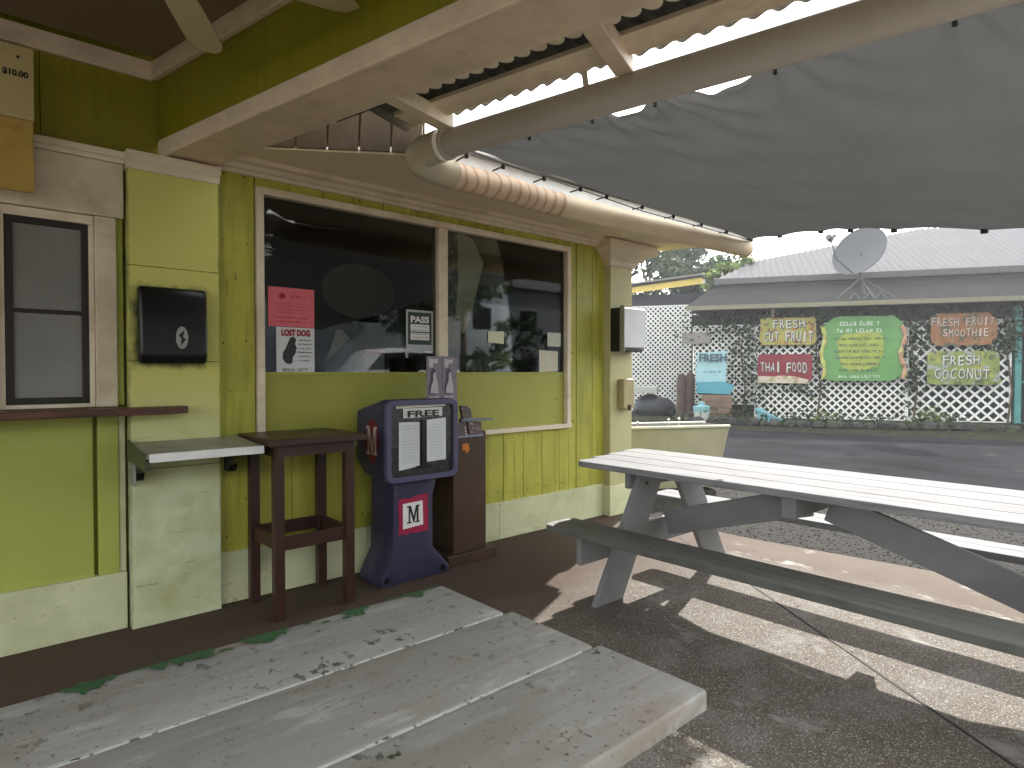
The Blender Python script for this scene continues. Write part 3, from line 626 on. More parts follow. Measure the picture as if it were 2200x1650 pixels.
brch = mat('brochure_print', (.05, .02, .02), .4, .4, 30, .03, 30, spots=[((.45, .36, .30), 22, .58, .62, (1, 1, 1.4)), ((.30, .06, .03), 30, .62, .66, None)])
hold = plain('clear_blue_plastic', (.16, .18, .24), .25)
for (x, z, wd) in ((2.985, 1.185, .09), (2.93, 1.06, .11), (3.07, 1.06, .13)):
    plate((x + .0, 3.875, z), EX, (0, .25, .968), [(-wd / 2, -.055), (wd / 2, -.055), (wd / 2 * 1.05, .05), (-wd / 2 * 1.02, .058)], .022, 'brochure', brch, rk)
    plate((x, 3.865, z - .055), EX, (0, .25, .968), [(-wd / 2 - .01, -.012), (wd / 2 + .01, -.012), (wd / 2 + .01, .012), (-wd / 2 - .01, .012)], .04, 'holder_lip', hold, rk)
plate((3.12, 3.86, 1.125), EX, EZ, [(-.17, -.002), (.13, -.012), (.12, .004), (-.17, .018)], .05, 'holder_rim', hold, rk)
plate((2.985, 3.883, .905), EX, EZ, [(-.035, .03), (-.03, -.02), (-.008, -.012), (.0, -.045), (.02, -.03), (.04, -.015), (.028, .012), (.03, .03), (.0, .04)], .002, 'orange_sticker', plain('orange_sticker', (.55, .16, .02), .5), rk)

# ================================================================ things on / behind the window glass
GY = WY + .018
def sheetp(name, label, cat, x0, x1, z0, z1, m, y=GY, skew=0, group=None):
    p = MB().add([(x0, y, z0), (x1, y, z0 + skew), (x1, y, z1), (x0, y, z1 + skew), (x0, y - .0015, z0), (x1, y - .0015, z0 + skew), (x1, y - .0015, z1), (x0, y - .0015, z1 + skew)], [(3, 2, 1, 0), (4, 5, 6, 7), (0, 1, 5, 4), (1, 2, 6, 5), (2, 3, 7, 6), (3, 0, 4, 7)]).build(name, m)
    return tag(p, label, cat, group)
YN = GY - .003
pk = sheetp('pink_notice', 'pink printed notice taped to the left window pane', 'notice', 1.588, 1.915, 1.815, 2.085, plain('pink_paper', (.70, .14, .17), .5))
rd = plain('red_ink', (.30, .012, .03), .5); navy = plain('navy_ink', (.05, .03, .09), .5)
plate((1.685, YN, 2.025), EX, EZ, [(.022 * math.cos(R(a)), .022 * math.sin(R(a))) for a in range(0, 360, 30)], .001, 'emblem', rd, pk)
scribble(1, (1.80, YN, 2.025), EX, EZ, .14, .03, rd, pk, seed=4); scribble(4, (1.75, YN, 1.945), EX, EZ, .24, .085, rd, pk, fill=.35, seed=5); scribble(2, (1.75, YN, 1.865), EX, EZ, .25, .055, rd, pk, fill=.45, seed=6)
fl = sheetp('lost_dog_flyer', 'white lost dog flyer below the pink notice', 'flyer', 1.642, 1.915, 1.49, 1.812, plain('white_flyer', (.66, .67, .68), .5))
text('LOST DOG', (1.780, YN, 1.775), EX, EZ, .205, .048, rd, fl, bold=.06)
scribble(6, (1.845, YN, 1.655), EX, EZ, .11, .17, ink, fl, fill=.38, seed=9); scribble(1, (1.778, YN, 1.520), EX, EZ, .21, .035, ink, fl, fill=.7, seed=10)
plate((1.735, YN, 1.655), EX, EZ, [(-.03, -.09), (.0, -.10), (.02, -.085), (.022, -.05), (.042, -.02), (.05, .02), (.038, .04), (.046, .075), (.03, .092), (.005, .088), (-.008, .06), (-.025, .02), (-.048, -.02), (-.05, -.06)], .001, 'dog_picture', plain('photo_black', (.03, .03, .03), .5, var=.5, scale=60), fl)
ps = sheetp('pass_placard', 'dark green health placard reading PASS at the right of the left pane', 'placard', 2.677, 2.934, 1.672, 2.0, plain('grey_card', (.42, .45, .45), .5))
plate((2.805, YN, 1.848), EX, EZ, [(-.112, -.125), (.112, -.125), (.112, .135), (-.112, .135)], .001, 'dark_field', plain('bottle_green_print', (.015, .035, .028), .4), ps)
text('PASS', (2.805, YN - .002, 1.925), EX, EZ, .175, .055, WHT, ps, bold=.04)
for z in (1.868, 1.800): plate((2.805, YN - .002, z - .01), EX, EZ, [(-.09, -.03), (.09, -.03), (.09, .028), (-.09, .028)], .001, 'white_field', WHT, ps)
scribble(4, (2.805, YN - .004, 1.825), EX, EZ, .16, .12, plain('placard_ink', (.02, .04, .03), .5), ps, fill=.35, seed=12)
dc = sheetp('window_decal', 'small white lettered decal high in the corner of the left pane', 'decal', 1.552, 1.556, 2.30, 2.302, WHT)
scribble(3, (1.590, GY - .001, 2.325), EX, EZ, .075, .07, WHT, dc, seed=14); scribble(1, (1.59, GY - .001, 2.43), EX, EZ, .07, .022, WHT, dc, seed=15)
note = plain('pale_yellow_note', (.62, .62, .42), .5); note2 = plain('pale_note', (.50, .55, .45), .5)
G3 = 'small paper notes stuck on the right pane'
sheetp('sticky_note', 'pale yellow note in the middle of the right pane', 'note', 3.52, 3.705, 1.765, 1.870, note, skew=-.008, group=G3)
sheetp('sticky_note', 'pale green note near the right frame, above another note', 'note', 4.262, 4.445, 1.752, 1.885, note2, group=G3)
sheetp('sticky_note', 'tall cream note at the bottom right of the right pane', 'note', 4.150, 4.405, 1.502, 1.705, plain('cream_note', (.58, .55, .42), .5), skew=.008, group=G3)
# painted panel inside the right pane
pb = thing('painted_panel', 'cream cut-out panel painted with a dark pattern behind the mullion', 'artwork', (3.2, 4.33, 1.7))
plate((3.35, 4.33, 2.2), EX, EZ, [(-.22, .52), (-.06, .50), (.06, .47), (.175, .27), (.02, -.25), (-.04, -.36), (-.22, -.32)], .01, 'cream_panel', mat('aged_cream', (.82, .76, .55), .5, .1, 5, .1, 30), pb)
pat = mat('painted_pattern', (.10, .13, .12), .5, .3, 5, .1, 30, spots=[((.45, .22, .03), 5, .60, .66, None), ((.42, .38, .24), 9, .52, .56, None), ((.05, .08, .22), 11, .66, .7, None)], jitter=0)
plate((3.17, 4.322, 2.22), EX, EZ, [(-.10, .55), (.055, .52), (.075, .1), (.04, -.25), (-.10, -.32)], .006, 'pattern_strip', pat, pb)
plate((3.17, 4.322, 1.78), EX, EZ, [(-.10, -.10), (.105, -.055), (.10, .16), (.045, .20), (-.10, .115)], .006, 'orange_base', mat('orange_wood', (.40, .24, .11), .5, .15), pb)
pn = thing('pennant', 'folded pale paper pennant standing in the window beside a dark card', 'pennant', (2.15, 4.36, 1.50))
plate((2.145, 4.345, 1.70), EX, EZ, [(-.10, -.11), (-.02, .12), (.02, .125), (.09, .055)], .003, 'pennant_face', plain('pennant_paper', (.50, .46, .42), .5), pn)
plate((2.17, 4.36, 1.62), EX, EZ, [(-.12, -.12), (.09, -.12), (.09, .12), (.04, .13)], .01, 'dark_card', plain('dark_blue_card', (.02, .03, .06), .4), pn)
bx = thing('price_box', 'small white box with red top edge on the window ledge', 'box', (2.44, 4.37, 1.5))
box('body', plain('box_white', (.40, .42, .42), .5), bx, 2.36, 2.53, 4.34, 4.42, 1.485, 1.64, .003); box('red_lid', plain('box_red', (.35, .02, .04), .5), bx, 2.355, 2.535, 4.335, 4.425, 1.641, 1.672, .003)
jr = MB().lathe((3.46, 4.37, 1.485), [(.05, 0), (.055, .01), (.055, .12), (.045, .13)], 16).build('grey_jar', plain('jar_grey', (.12, .12, .15), .3), smooth=True); tag(jr, 'dark grey jar on the window ledge beside a green figurine', 'jar')
fg = thing('figurine', 'small green figurine on the window ledge of the right pane', 'figurine', (3.62, 4.37, 1.485)); fgm = plain('figurine_green', (.12, .22, .04), .4)
MB().lathe((3.62, 4.37, 1.485), [(.03, 0), (.035, .01), (.022, .03), (.025, .06), (.015, .075)], 14).build('body', plain('figurine_pale', (.25, .28, .2), .4), fg, smooth=True)
MB().lathe((3.615, 4.37, 1.556), [(.008, 0), (.028, .015), (.034, .035), (.026, .055), (.006, .065)], 14).build('head', fgm, fg, smooth=True)
bt2 = MB().lathe((1.585, 4.36, 1.485), [(.02, 0), (.024, .01), (.022, .05), (.01, .07), (.01, .09), (.013, .1)], 14).build('yellow_bottle', plain('mustard', (.30, .25, .04), .4), smooth=True); tag(bt2, 'tiny yellow bottle in the left corner of the window ledge', 'bottle')
MB().box(1.51, 4.53, WY + .05, WY + .22, 1.46, 1.484).build('inner_ledge', M['green_inner'], cafe)
ov = MB().tube([(2.62, 4.9, 2.20), (2.62, 4.91, 2.20)], [.26, .26], 32).build('dim_oval', plain('oval_grey', (.10, .10, .085), .5)); ov.scale = (1.35, 1, .9); ov.location = (-.35 * 2.62, 0, .1 * 2.20)  # flat oval standing for an unidentified dim form in the pane
tag(ov, 'dim grey oval plaque hanging inside behind the left pane', 'shape')
pl2 = MB().tube([(4.55, 4.9, 2.42), (4.55, 4.93, 2.41)], [.14, .15], 28).build('pale_disc', plain('disc_green', (.55, .58, .38), .4), smooth=True); tag(pl2, 'pale round clock inside behind the right pane', 'disc')  # disc standing for an unidentified pale round form in the pane

# ================================================================ ceiling fan
fan = thing('ceiling_fan', 'cream ceiling fan under the porch ceiling', 'ceiling fan', (.55, 2.59, 3.05))
fb = mat('fan_blade_cream', (.55, .45, .30), .4, .04, 3, .03, 30)
HUB = Vector((.55, 2.59, 3.05))
def blade(ang):
    a = R(ang); d_ = Vector((math.cos(a), math.sin(a), 0)); s_ = Vector((-math.sin(a), math.cos(a), .10)).normalized()
    o = []
    for t_, hw in ((.16, .045), (.22, .062), (.40, .072), (.60, .078), (.66, .078), (.71, .066), (.745, .046), (.765, .020)):
        o.append((t_, hw))
    P_ = [(t_, -h) for t_, h in o] + [(t_, h) for t_, h in reversed(o)]
    a_ = [HUB + d_ * x + s_ * y + Vector((0, 0, .004)) for x, y in P_]; b_ = [q - Vector((0, 0, .008)) for q in a_]; k = len(P_)
    MB().add(a_ + b_, [tuple(range(k)), tuple(range(k, 2 * k))[::-1]] + [(i, i + k, (i + 1) % k + k, (i + 1) % k) for i in range(k)]).build('blade', fb, fan)
    MB().bar(HUB + d_ * .07, HUB + d_ * .2, .03, .012).build('blade_arm', M['silver'], fan)
FAN_A = [59, 131, 203, 275, -11]
for a in FAN_A: blade(a)
MB().lathe(tuple(HUB - Vector((0, 0, .05))), [(.03, 0), (.08, .01), (.10, .05), (.09, .11), (.03, .13), (.02, .14), (.02, .30), (.06, .32), (.07, .34)], 24).build('motor', fb, fan, smooth=True)

# ================================================================ picnic table in front (foreground)
t1 = thing('picnic_table', 'weathered grey picnic table in the foreground with chipped dark spots', 'picnic table', (-.3, 1.1, 0))
ZT = .855
for y0, y1, x1 in ((.672, .957, 1.135), (.963, 1.250, 1.118), (1.256, 1.545, 1.095)):
    pl = MB().box(-1.9, x1, y0, y1, ZT - .045, ZT).build('plank', M['table_gray'], t1, .007, 3, True)
def lipstrip(y, seed):   # pale chipped paint along a plank edge
    rn = random.Random(seed); mb = MB(); x = -1.85
    while x < 1.08:
        l = rn.uniform(.03, .16); wd = rn.uniform(.002, .0045)
        mb.box(x, min(x + l, 1.085), y - wd, y + wd * .6, ZT - .010, ZT - .0005); x += l + rn.uniform(0, .008)
    return stuff(mb.build('paint_lip', M['table_edge'], t1))
lipstrip(.9605, 1); lipstrip(1.2535, 2)
rn = random.Random(11); mb = MB()          # old green paint showing along the far edge
for i_, (cx_, hl) in enumerate(((-.55, .16), (-.30, .075), (-.02, .06), (.20, .05), (.36, .085), (.56, .06), (.80, .04), (.98, .09), (-.95, .12))):
    k = 34; up_ = []; wk = .5
    for i in range(k + 1):
        t_ = i / k; wk = min(1.3, max(.1, wk + rn.uniform(-.38, .38))); up_.append((cx_ - hl + 2 * hl * t_, 1.539 - (.004 + .040 * math.sin(math.pi * t_) ** .6 * wk)))
    zz_ = ZT + .0012 + .0004 * i_
    mb.add([(x, y, zz_) for x, y in up_] + [(x, 1.5395, zz_) for x, y in reversed(up_)], [(q, q + 1, 2 * k - q, 2 * k + 1 - q) for q in range(k)])
for i in range(12):
    cx_ = rn.uniform(-.7, 1.05); cy_ = rn.uniform(1.46, 1.535); r_ = rn.uniform(.004, .011)
    mb.add([(cx_ + r_ * 1.8 * math.cos(a) * rn.uniform(.6, 1.2), cy_ + r_ * math.sin(a) * rn.uniform(.6, 1.2), ZT + .0052 + i * .0001) for a in np.linspace(0, 5.8, 9)], [tuple(range(9))])
stuff(mb.build('green_paint_patch', M['green_old'], t1))
for y0 in (.80, 1.35): pass
for x in (.35, -1.3):
    box('cross_member', M['table_frame'], t1, x - .02, x + .02, .70, 1.52, ZT - .14, ZT - .047, .003)
    for sy in (-1, 1):
        MB().bar((x + .04, 1.11 + sy * .20, ZT - .06), (x + .04, 1.11 + sy * .52, 0.02), .04, .13, (0, 1, 0)).build('leg', M['table_frame'], t1)

# ================================================================ picnic table at the right (sunlit)
t2 = thing('picnic_table', 'long picnic table with sunlit white top and attached benches', 'picnic table', (3.83, 1.55, 0))
xa, xb = 3.385, 4.335; ya, yb_ = -.23, 3.09; wv_ = (xb - xa - .027) / 4
for i in range(4):
    x0 = xa + i * (wv_ + .009); 
    # outer boards get a rounded far corner
    y1 = yb_ + .05 * i
    r_ = .05
    if i == 0: P_ = [(x0, ya), (x0 + wv_, ya), (x0 + wv_, y1), (x0 + r_, y1), (x0 + r_ * .3, y1 - r_ * .3), (x0, y1 - r_)]
    elif i == 3: P_ = [(x0, ya), (x0 + wv_, ya), (x0 + wv_, y1 - r_), (x0 + wv_ - r_ * .3, y1 - r_ * .3), (x0 + wv_ - r_, y1), (x0, y1)]
    else: P_ = [(x0, ya), (x0 + wv_, ya), (x0 + wv_, y1), (x0, y1)]
    MB().prism(P_, 2, ZT - .042, ZT).build('plank', M['table_white'], t2, .004, 2)
ZB = .495
for (bx0, bx1, y1) in ((2.905, 3.18, 2.94), (4.31, 4.585, 3.10)):
    h = (bx1 - bx0 - .004) / 2
    for i in range(2):
        x0 = bx0 + i * (h + .004); P_ = [(x0, -.25), (x0 + h, -.25), (x0 + h, y1 - (.03 if i else 0)), (x0 + h - .03 * i, y1), (x0 + .03 * (1 - i), y1), (x0, y1 - (0 if i else .03))]
        MB().prism(P_, 2, ZB - .042, ZB).build('bench_plank', M['table_white'] if bx0 > 4 else M['bench_shaded'], t2, .004, 2)
for fy in (2.60, .24):
    sg = 1
    box('cross_beam', M['table_frame'], t2, 2.93, 4.56, fy + .025, fy + .065, ZB - .215, ZB - .045, .003)
    box('top_cleat', M['table_frame'], t2, 3.42, 4.30, fy + .025, fy + .065, ZT - .150, ZT - .044, .003)
    for s_ in (-1, 1):
        def Lx(x): return 3.83 + s_ * (x - 3.83) * 1
        q = [(3.02, 0), (3.30, 0), (3.775, ZT - .045), (3.50, ZT - .045)]
        if s_ == -1: P_ = q
        else: P_ = [(7.66 - x, z) for x, z in q][::-1]
        MB().prism(P_, 1, fy - .018, fy + .022).build('leg', M['table_frame'], t2, .003)
        for (bx_, bz_) in ((3.555, .735), (3.20, .385)):
            xx = bx_ if s_ == -1 else 7.66 - bx_
            MB().tube([(xx, fy - .026, bz_), (xx, fy - .016, bz_)], .012, 8).build('bolt', M['brown_dark'], t2)
for a, b in (((3.83, 2.60, .42), (3.83, 1.60, .72)), ((3.83, .27, .335), (3.83, 1.48, .71))):
    MB().bar(a, b, .042, .17).build('brace', M['table_frame'], t2, .003)
box('centre_cleat', M['table_frame'], t2, 3.42, 4.30, 1.50, 1.58, ZT - .16, ZT - .044, .003)

# ================================================================ shade tarp
E0 = Vector((2.31, 2.93, 2.785)); E1 = Vector((5.78, 2.98, 2.785))       # along the eave gutter
F0 = Vector(NS(2.715, -2.42, 2.80)); F1 = Vector(NS(2.715, .50, 2.80))       # along the porch gutter
G1 = Vector((3.55, -2.6, 2.15))                                        # outer corner, off to the right
def far_edge(t):
    k = [Vector((5.78, 2.98, 2.785)), Vector((5.22, 2.10, 2.635)), Vector((4.9, 1.54, 2.50)), Vector((4.40, .69, 2.28)), Vector((4.10, .10, 2.16)), Vector((3.95, -.45, 2.10))]
    x = t * (len(k) - 1); i = min(int(x), len(k) - 2); f = x - i
    p0 = k[max(i - 1, 0)]; p1 = k[i]; p2 = k[i + 1]; p3 = k[min(i + 2, len(k) - 1)]
    return .5 * ((2 * p1) + (p2 - p0) * f + (2 * p0 - 5 * p1 + 4 * p2 - p3) * f * f + (3 * p1 - p0 - 3 * p2 + p3) * f ** 3)
NU, NV = 170, 90
near_grom = [.0, .15, .284, .40, .586, .80, 1.0]
far_grom = [0, .1, .2, .3, .42, .55, .7, .85, 1.0]; eave_grom = [.02, .10, .2, .3, .38, .5, .62, .74, .86, .98]
def sc(x, gr):
    for a, b in zip(gr[:-1], gr[1:]):
        if a <= x <= b: return math.sin(math.pi * (x - a) / (b - a)), (b - a)
    return 0, .1
VV = []; FF = []
rnz = np.random.default_rng(4); ph = rnz.uniform(0, 6.28, 12)
for i in range(NU + 1):
    u_ = i / NU
    ne = F0.lerp(F1, u_) + Vector((.03, 0, .03)); fe = far_edge(u_)
    sN, lN = sc(u_, near_grom); sF, lF = sc(u_, far_grom)
    deep = 0
    if .293 < u_ < .400: deep = .150 * max(0, math.sin(math.pi * (u_ - .293) / .107)) ** .8
    elif .405 < u_ < .582: deep = .150 * max(0, math.sin(math.pi * (u_ - .405) / .177)) ** .8
    ne = ne + Vector((deep + .012, .0, -.2 * deep)); fe = fe + Vector((-.05 * sF, 0, .006 * sF))
    for j in range(NV + 1):
        v_ = j / NV; p = ne.lerp(fe, v_)
        # eave row blends (u=0): sag between clips
        sE, lE = sc(v_, eave_grom); p = p + Vector((0, -.012 * sE * max(0, 1 - u_ * 7.4), -.02 * max(0, 1 - u_ * 5.3) * (1 - v_)))
        z = -.10 * math.sin(math.pi * v_) * min(1, u_ * 1.06)
        wn = math.exp(-v_ * 7) ; wr = 0
        for g_ in near_grom:
            dx = (u_ - g_) * 2.92; dv = v_ * 2.4 + .03; ang = math.atan2(dx, dv); rr = math.hypot(dx, dv)
            wr += math.sin(ang * 11 + g_ * 30 + 2 * math.sin(rr * 5)) * math.exp(-rr * 2.2) * .013 * min(1, rr * 8)
        z += wr * (1 if u_ > .03 else 0) + wn * .008 * math.sin(u_ * 74 + v_ * 30 + math.sin(u_ * 40) * 2)
        z += .006 * math.sin(u_ * 11 + v_ * 9 + ph[0]) * math.sin(math.pi * v_) + .004 * math.sin(v_ * 31 - u_ * 9)
        p.z += z; VV.append(tuple(p))
W_ = NV + 1
for i in range(NU):
    for j in range(NV): a = i * W_ + j; FF.append((a, a + 1, a + W_ + 1, a + W_))
tp_ = thing('shade_tarp', 'grey shade cloth stretched from the porch gutter over the picnic tables', 'tarp', (3.5, 1, 2.7))
mb = MB(); mb.v = VV; mb.f = FF; mb.build('cloth', M['tarp'], tp_, fix=False, smooth=True)
for j in range(0, 1): pass
cord = plain('black_cord', (.012, .012, .012), .6)
for g_ in far_grom[:-2]:
    p = far_edge(g_) + Vector((-.015, 0, -.004)); MB().tube([p + Vector((0, 0, -.012)), p + Vector((0, 0, .012))], .020, 10).build('grommet', cord, tp_)
for g_ in eave_grom:
    p = (F0 + Vector((.02, 0, -.03))).lerp(far_edge(0), g_); q = Vector((p.x + .03, 3.06, p.z + .01))
    MB().tube([p + Vector((0, -.01, -.015)), p + Vector((0, -.01, .01))], .013, 10).build('grommet', cord, tp_); MB().tube([p, q], .005, 6).build('tie_cord', cord, tp_)
for g_ in near_grom:
    p = F0.lerp(F1, g_) + Vector((.13, 0, -.03)); MB().tube([p + Vector((-.02, 0, .0)), p + Vector((-.02, 0, .018))], .009, 10).build('grommet', cord, tp_); MB().tube([p + Vector((-.02, 0, .01)), p + Vector((-.07, -.02, .03))], .003, 6).build('tie_cord', cord, tp_)
MB().tube([F0 + Vector((.0, .02, .02)), E0.lerp(E1, .5) + Vector((0, .03, -.02)), E1 + Vector((.05, .02, .0))], .004, 6).build('edge_rope', cord, tp_)

# ================================================================ planter by the column
pt = thing('planter_trough', 'pale yellow tapered planter trough beyond the corner column', 'planter', (6.9, 4.6, 0))
A = Vector((6.30, 4.83, 0)); B = Vector((7.56, 4.18, 0)); dd = (B - A).normalized(); nn_ = Vector((-dd.y, dd.x, 0)); 
nn_ = nn_ if nn_.x > 0 else -nn_
def trap(name, inset, z0, z1, m, wtop, bev=.0, hollow=False):
    a = A + dd * 0; b = B
    bot = [A + dd * .05 + nn_ * .06, B - dd * .16 + nn_ * .06, B - dd * .16 + nn_ * (wtop - .06), A + dd * .05 + nn_ * (wtop - .06)]
    top = [A, B, B + nn_ * wtop, A + nn_ * wtop]
    return MB().hexa([Vector((p.x, p.y, z0)) for p in bot] + [Vector((p.x, p.y, z1)) for p in top]).build(name, m, pt, bev)
trap('trough', 0, 0, .79, mat('planter_yellow', (.33, .31, .20), .6, .12, 3, .2, 40, spots=[((.2, .18, .1), 5, .62, .75, None)]), .62, .01)
c_ = A + dd * .68 + nn_ * .31
MB().bar(A + dd * .04 + nn_ * .31 + Vector((0, 0, .795)), B - dd * .04 + nn_ * .31 + Vector((0, 0, .795)), .54, .012).build('soil', M['dirt'], pt)
MB().bar(A + Vector((0, 0, .80)), B + Vector((0, 0, .80)), .04, .03).build('rim', mat('rim_pale', (.5, .48, .36), .6), pt, .004)
MB().bar(A + nn_ * .6 + Vector((0, 0, .80)), B + nn_ * .6 + Vector((0, 0, .80)), .04, .03).build('rim', M['whitetrim'], pt, .004)
for k, f in enumerate((.14, .50, .56)):
    p = A + dd * (1.41 * f) + nn_ * (.2 + .12 * (k % 2)); MB().lathe((p.x, p.y, .80), [(.003, 0), (.003, .03 + .02 * k), (.012, .035 + .02 * k), (.018, .05 + .02 * k), (.012, .065 + .02 * k), (.003, .07 + .02 * k)], 12).build('glass_bulb', plain('bulb_white', (.75, .75, .72), .2), pt, smooth=True)

# ================================================================ ACROSS THE STREET
BO = Vector((19.2, 9.8, 0)); EA = Vector((.49301, -.87002, 0)); NB = Vector((-.87002, -.49301, 0))
def BG(a, b, z): return BO + EA * a + NB * b + Vector((0, 0, z))
def bbox(name, m, parent, a0, a1, b0, b1, z0, z1, bevel=0):
    P = [BG(a0, b1, z0), BG(a1, b1, z0), BG(a1, b0, z0), BG(a0, b0, z0)]; Q = [BG(a0, b1, z1), BG(a1, b1, z1), BG(a1, b0, z1), BG(a0, b0, z1)]
    return MB().hexa(P + Q).build(name, m, parent, bevel)
def lattice_mesh(a0, a1, z0, z1, pitch, wd, b):
    mb = MB()
    for sgn, db in ((1, 0), (-1, .02)):
        H_ = z1 - z0; W2 = a1 - a0; k0 = int(-H_ / pitch) - 2; k1 = int((W2 + H_) / pitch) + 2
        for k in range(k0, k1):
            c = a0 + k * pitch + (pitch * .5 if sgn < 0 else 0)
            # line a = c + sgn*(z-z0)  (sgn -1: a = c + (z1 - z))
            if sgn > 0: f = lambda z: c + (z - z0); zz0 = max(z0, z0 + a0 - c); zz1 = min(z1, z0 + a1 - c)
            else: f = lambda z: c + (z1 - z); zz1 = min(z1, z1 + c - a0); zz0 = max(z0, z1 + c - a1)
            if zz1 - zz0 < .02: continue
            p = BG(f(zz0), b + db, zz0); q = BG(f(zz1), b + db, zz1); mb.bar(p, q, wd, .010, NB)
    return mb
LW = mat('lattice_white', (.62, .62, .58), .6, .12, 2, .1, 40, jitter=.05)
def lattice(a0, a1, z0, z1, pitch, wd, b, label, frame=True):
    t_ = thing('lattice_fence', label, 'lattice fence', tuple(BG((a0 + a1) / 2, b, z0)))
    stuff(lattice_mesh(a0, a1, z0, z1, pitch, wd, b).build('lattice', LW, t_))
    for q in ((a0 - .04, a0, z0, z1), (a1, a1 + .04, z0, z1), (a0, a1, z0 - .04, z0), (a0, a1, z1, z1 + .04)): bbox('rail', LW, t_, q[0], q[1], b - .01, b + .03, q[2], q[3])
    return t_
lattice(-4.6, -2.0, .06, 4.02, .185, .048, -3, 'finely crossed white lattice panel far left beside the column')
lattice(-1.85, .0, .5, 3.0, .20, .045, .0, 'vine-covered white lattice panel behind the blue signboard')
lattice(.06, 4.25, .08, 3.0, .235, .055, .0, 'white lattice panel behind the red and green signs')
lattice(4.33, 6.85, .08, 3.0, .305, .062, .0, 'wide-meshed white lattice panel under the coconut sign')

shop = thing('street_shop', 'low roadside shop with grey awning and pale corrugated roof across the street', 'building', tuple(BG(3, -4, 0)))
bbox('wall', mat('dark_shop_wall', (.022, .024, .022), .8, .3, 1, .1, 20), shop, -1.95, 13, -2.4, -.25, 0, 3.6)
bbox('doorway', mat('maroon_door', (.10, .015, .02), .6, .2), shop, 7.35, 9, -.24, -.15, 0, 2.7)
bbox('door_poster', plain('poster_white', (.6, .6, .6), .5), shop, 7.38, 7.6, -.14, -.12, 1.0, 1.8)
teal = mat('teal_paint', (.06, .20, .19), .6, .2, 5, .1, 40)
bbox('teal_post', teal, shop, 6.95, 7.10, -.05, .10, 0, 3.4)
bbox('teal_rail', teal, shop, 7.10, 9, .0, .06, -.02, .06)
bbox('teal_rail', teal, shop, 7.10, 9, .0, .06, 1.2, 1.25)
# awning: lower tin roof in strips
AW = mat('awning_grey', (.034, .035, .033), .8, .10, 1.2, .1, 20, spec=0, spots=[((.06, .055, .05), 1.4, .55, .75, (.3, .3, 3))])
mb = MB(); P = [BG(-2.07, .62, 3.60), BG(14, .62, 3.60), BG(14, -2.0, 4.46), BG(-1.35, -2.0, 4.46)]
mb.hexa(P + [p + Vector((0, 0, .03)) for p in P]); mb.build('awning', AW, shop)
bbox('awning_edge', mat('awning_edge_cream', (.16, .145, .09), .5, .1), shop, -2.09, 14, .60, .66, 3.49, 3.625)
bbox('upper_wall', mat('upper_wall_dark', (.07, .07, .075), .7, .2), shop, -1.2, 14, -2.5, -2.05, 3.6, 4.72)
bbox('eave_board', mat('eave_grey', (.07, .07, .07), .5, .1), shop, -1.25, 14, -1.98, -1.90, 4.62, 4.825)
# corrugated upper roof: ribs as geometry
def rp(a, t_):   # t 0 eave, 1 ridge
    return BG(a, -1.9 - 6.1 * t_, 4.80 + 2.55 * t_)
mb = MB(); da = .055; a = -1.25; k = 0; amp = .030
def tmax(a):  # hip line: from eave-left corner rising to the ridge
    return max(0.02, min(1.0, ( .40 + (a - .3) * .095) if a > .3 else (a + 1.25) / 1.55 * .40))
while a < 15:
    z = amp * math.sin(k * math.pi / 2 + .3); t1_ = tmax(a)
    p = rp(a, 0); q = rp(a, t1_); mb.v += [(p.x, p.y, p.z + z), (q.x, q.y, q.z + z)]
    if k: mb.f.append((2 * k - 2, 2 * k, 2 * k + 1, 2 * k - 1))
    a += da; k += 1
mb.build('corrugated_roof', mat('pale_roof_metal', (.165, .16, .163), .8, .05, .8, .1, 20, spec=0, spots=[((.15, .135, .13), 1.2, .55, .8, (3, 3, .6))], jitter=0), shop, fix=False)
M['galv'] = mat('dull_galvanised', (.10, .10, .10), .7, .1, 10, .05, 40, spec=.1)
# satellite dish
ds = thing('satellite_dish', 'large grey satellite dish on a tripod on the shop awning', 'satellite dish', tuple(BG(3.05, -.3, 3.9)))
dm = mat('dish_grey', (.065, .068, .07), .5, .06, 3, .05, 30)
c = BG(3.03, -.3, 5.27); ax = (NB * .72 - EA * .55 + Vector((0, 0, .42))).normalized(); e1 = ax.cross(Vector((0, 0, 1))).normalized(); e2 = e1.cross(ax)
mb = MB(); nr, na = 6, 36
for i in range(nr + 1):
    r_ = i / nr
    for k in range(na): t_ = 2 * math.pi * k / na; p = c + e1 * (.80 * r_ * math.cos(t_)) + e2 * (.84 * r_ * math.sin(t_)) + ax * (.16 * (r_ * r_ - 1)); mb.v.append(tuple(p))
for i in range(nr):
    for k in range(na): mb.f.append((i * na + k, i * na + (k + 1) % na, (i + 1) * na + (k + 1) % na, (i + 1) * na + k))
mb.build('reflector', dm, ds, fix=False, smooth=True)
mb = MB().tube([c + e1 * (.80 * math.cos(t_)) + e2 * (.84 * math.sin(t_)) for t_ in np.linspace(0, 6.2832, 37)], .014, 6); mb.build('rim', M['galv'], ds)
feed = c + ax * .75 - e2 * .02 - EA * .45; MB().tube([c - e2 * .8, c - e2 * .5 + ax * .4 - EA * .35, feed], .022, 8).build('feed_arm', dm, ds)
MB().tube([feed - ax * .02, feed + ax * .16], .09, 12).build('feed_horn', dm, ds); MB().tube([feed + e2 * .05, feed + e2 * .14 + EA * .1], .05, 10).build('feed_horn', dm, ds)
mast = BG(3.12, -.5, 4.45); MB().tube([c - ax * .15, mast, BG(3.2, -.2, 3.85)], .035, 8).build('mast', M['galv'], ds)
